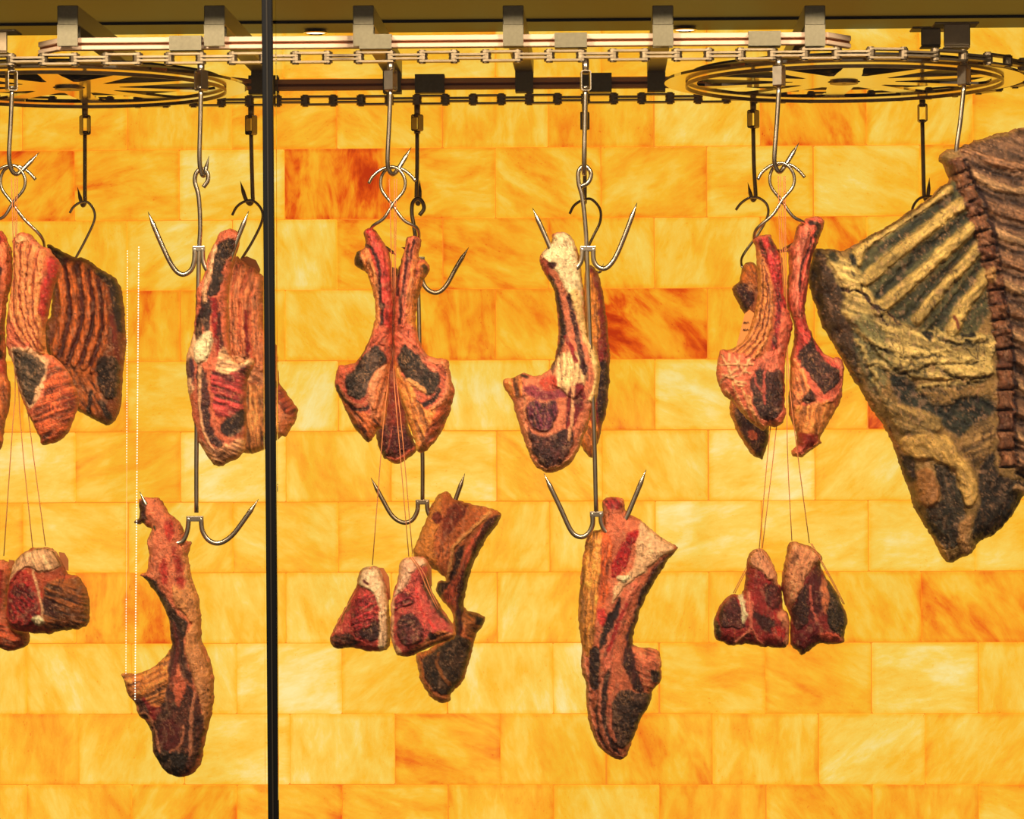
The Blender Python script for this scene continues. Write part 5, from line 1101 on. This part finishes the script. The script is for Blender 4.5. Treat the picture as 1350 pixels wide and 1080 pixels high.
p.F((150, 112, 70), [K(670, 520), K(740, 430), K(800, 430), K(800, 540), K(740, 620), K(700, 580)], soft=4, h=3, fib=(-20, .6, 4)); p.F((48, 38, 30), [K(750, 630), K(805, 560), K(830, 650), K(950, 690), K(930, 790), K(840, 895), K(760, 930), K(720, 900), K(748, 760)], soft=5, h=-1, fib=(-60, .6, 4), part='dark_muscle', label='near-black dried flank')
p.F((196, 140, 90), [K(670, 860), K(720, 820), K(700, 930), K(740, 970), K(700, 995), K(665, 940)], soft=4, h=3); p.F((216, 160, 100), [K(550, 890), K(580, 920), K(640, 1000), K(610, 1002), K(565, 920)], soft=4, h=2)
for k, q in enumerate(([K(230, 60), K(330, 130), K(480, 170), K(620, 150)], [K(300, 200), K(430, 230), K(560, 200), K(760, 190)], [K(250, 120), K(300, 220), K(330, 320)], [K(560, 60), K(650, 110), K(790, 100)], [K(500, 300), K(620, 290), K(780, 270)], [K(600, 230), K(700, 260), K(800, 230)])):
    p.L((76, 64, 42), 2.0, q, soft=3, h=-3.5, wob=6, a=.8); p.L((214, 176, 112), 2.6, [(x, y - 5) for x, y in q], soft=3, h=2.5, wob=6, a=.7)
for k in range(26):   # scattered creases over the belly
    r_ = np.random.RandomState(100 + k); x, y = 1100 + r_.uniform(0, 180), 450 + r_.uniform(0, 120)
    p.L((70, 58, 38), r_.uniform(.8, 1.8), [(x, y), (x + r_.uniform(6, 16), y + r_.uniform(-3, 8)), (x + r_.uniform(16, 34), y + r_.uniform(2, 18))], soft=1.6, a=.7, wob=5, h=-1.5)
# spine and the wing bones right of it
p.F((118, 82, 62), [J(690, 160), J(900, 100), (1400, 170), (1520, 330), (1440, 600), K(950, 640), K(880, 560), K(870, 200), J(870, 900), J(830, 560), J(760, 330)], soft=4, h=4, fib=(25, .5, 5))
for k in range(14):
    y0 = 200 + k * 34; x0 = 1268 + (k * 7.2 if k < 9 else 62 + (k - 9) * 1.5)
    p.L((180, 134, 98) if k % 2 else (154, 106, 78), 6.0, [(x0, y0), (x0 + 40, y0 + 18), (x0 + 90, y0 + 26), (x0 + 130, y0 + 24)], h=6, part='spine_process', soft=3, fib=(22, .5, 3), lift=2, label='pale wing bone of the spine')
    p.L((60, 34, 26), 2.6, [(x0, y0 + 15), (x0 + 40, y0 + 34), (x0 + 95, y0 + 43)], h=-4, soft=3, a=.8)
p.L((52, 22, 18), 3.2, [J(715, 215), J(740, 290), J(790, 380), J(820, 480), J(850, 600), J(860, 720), J(885, 830), J(905, 960), J(915, 1060), K(890, 200), K(895, 330), K(892, 450), K(900, 600)], h=-3, soft=2.5)
cent = [J(668, 200), J(690, 265), J(715, 325), J(738, 388), J(762, 450), J(785, 515), J(800, 580), J(815, 640), J(832, 700), J(842, 765), J(848, 830), J(858, 895), J(870, 960), J(878, 1020), K(838, 50), K(850, 130), K(855, 215), K(855, 300), K(858, 385), K(858, 470), K(862, 550), K(866, 620)]
cc = []
for q in cent:
    if not cc or math.hypot(q[0] - cc[-1][0], q[1] - cc[-1][1]) > 15: cc.append(q)
for k in range(len(cc) - 1):
    (ax, ay), (bx, by) = cc[k], cc[k + 1]; L_ = math.hypot(bx - ax, by - ay); ux_, uy_ = (bx - ax) / L_, (by - ay) / L_; nx_, ny_ = -uy_, ux_
    wd = 11 if k > 2 else 10
    g = 1.2
    q = [(ax + ux_ * g - nx_ * wd, ay + uy_ * g - ny_ * wd), (ax + ux_ * L_ * .5 - nx_ * (wd - 2), ay + uy_ * L_ * .5 - ny_ * (wd - 2)), (bx - ux_ * g - nx_ * wd, by - uy_ * g - ny_ * wd), (bx - ux_ * g + nx_ * wd, by - uy_ * g + ny_ * wd), (ax + ux_ * L_ * .5 + nx_ * (wd - 2), ay + uy_ * L_ * .5 + ny_ * (wd - 2)), (ax + ux_ * g + nx_ * wd, ay + uy_ * g + ny_ * wd)]
    p.F((128, 78, 52) if k % 3 else (112, 64, 44), q, h=3, soft=1.6, part='vertebra', wob=1.2, lift=4, fib=(70, .3))
    p.L((44, 20, 16), 1.3, [(bx - nx_ * wd, by - ny_ * wd), (bx + nx_ * wd, by + ny_ * wd)], soft=1.4, h=-3, wob=1)
p.F((204, 150, 96), [J(800, 690), J(830, 670), J(845, 700), J(830, 740), J(805, 730)], soft=2.5, h=5, part='fat_lump', lift=2.5)
p.build()

# ------------------------------------------------------------------ twine from the hooks to the tied steaks
def twine(d, ref, strands, lab):
    root = empty('butcher_twine', P(ref[0], ref[1], d), lab, 'string', 'twine holding the tied steaks')
    for s_ in strands:
        tube('strand', [P(q[0], q[1], d + (q[2] if len(q) > 2 else 0)) for q in s_], 0.00085, TWINE, root, root.location, 6, 3)
twine(DN + 0.01, (18, 232), [[(15, 234), (17, 300), (19, 420, .04), (20, 520, .04), (17, 557), (5, 733)], [(23, 234), (22, 300), (23, 420, .04), (26, 545, .03), (43, 722)], [(20, 234), (20, 300), (28, 440, .04), (37, 545, .03), (60, 720)]], 'twine strands down the left edge to the round tied steaks')
twine(DN + 0.01, (518, 234), [[(513, 236), (515, 300), (517, 420, .04), (512, 500, .03), (505, 565, -.03), (491, 745)], [(520, 236), (520, 300), (519, 420, .04), (519, 490, .03), (526, 580, -.02), (539, 734)], [(523, 236), (522, 300), (521, 420, .04), (522, 490, .03), (531, 580, -.02), (544, 733)]], 'twine strands between the pair of racks right of the post')
twine(DN + 0.01, (1031, 230), [[(1026, 232), (1028, 320), (1033, 420, .03), (1016, 560, .03), (1001, 723)], [(1029, 232), (1031, 320), (1034, 420, .03), (1024, 560, .03), (1005, 723)], [(1033, 232), (1034, 320), (1037, 450, .03), (1038, 590), (1044, 713)], [(1035, 232), (1036, 320), (1038, 450, .02), (1042, 520, -.03), (1053, 610, -.04), (1067, 716)]], 'twine strands between the right-hand pair of racks')

# ------------------------------------------------------------------ LED reflections in the left pane, added as glowing dots
def led_reflections(x0, y0, x1, y1, gaps, lab, r):
    a, b = P(x0, y0, DG + 0.03), P(x1, y1, DG + 0.03); root = empty('led_reflection', b, lab, 'reflection', 'LED reflections in the left pane, built as glowing dots')
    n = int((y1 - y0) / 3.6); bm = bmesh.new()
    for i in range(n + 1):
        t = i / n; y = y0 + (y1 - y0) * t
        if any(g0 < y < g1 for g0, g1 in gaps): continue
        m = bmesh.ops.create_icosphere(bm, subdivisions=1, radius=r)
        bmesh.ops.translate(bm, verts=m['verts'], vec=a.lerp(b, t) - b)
    me = bpy.data.meshes.new('dots'); bm.to_mesh(me); bm.free(); o = link('led_reflection_dots', me, LEDREFLM, root); o['kind'] = 'stuff'
    tube('reflection_line', [a + Vector((0, .001, 0)), b + Vector((0, .001, 0))], 0.00008, LEDREFLM, root, b, 5, 0)
led_reflections(183, 326, 178, 922, [(341, 345), (613, 622)], 'longer right LED reflection built as tiny white glowing dots at the left', 0.0012)
led_reflections(168, 331, 166, 888, [(347, 352), (612, 790)], 'shorter left LED reflection built as tiny white glowing dots beside the longer one', 0.0009)
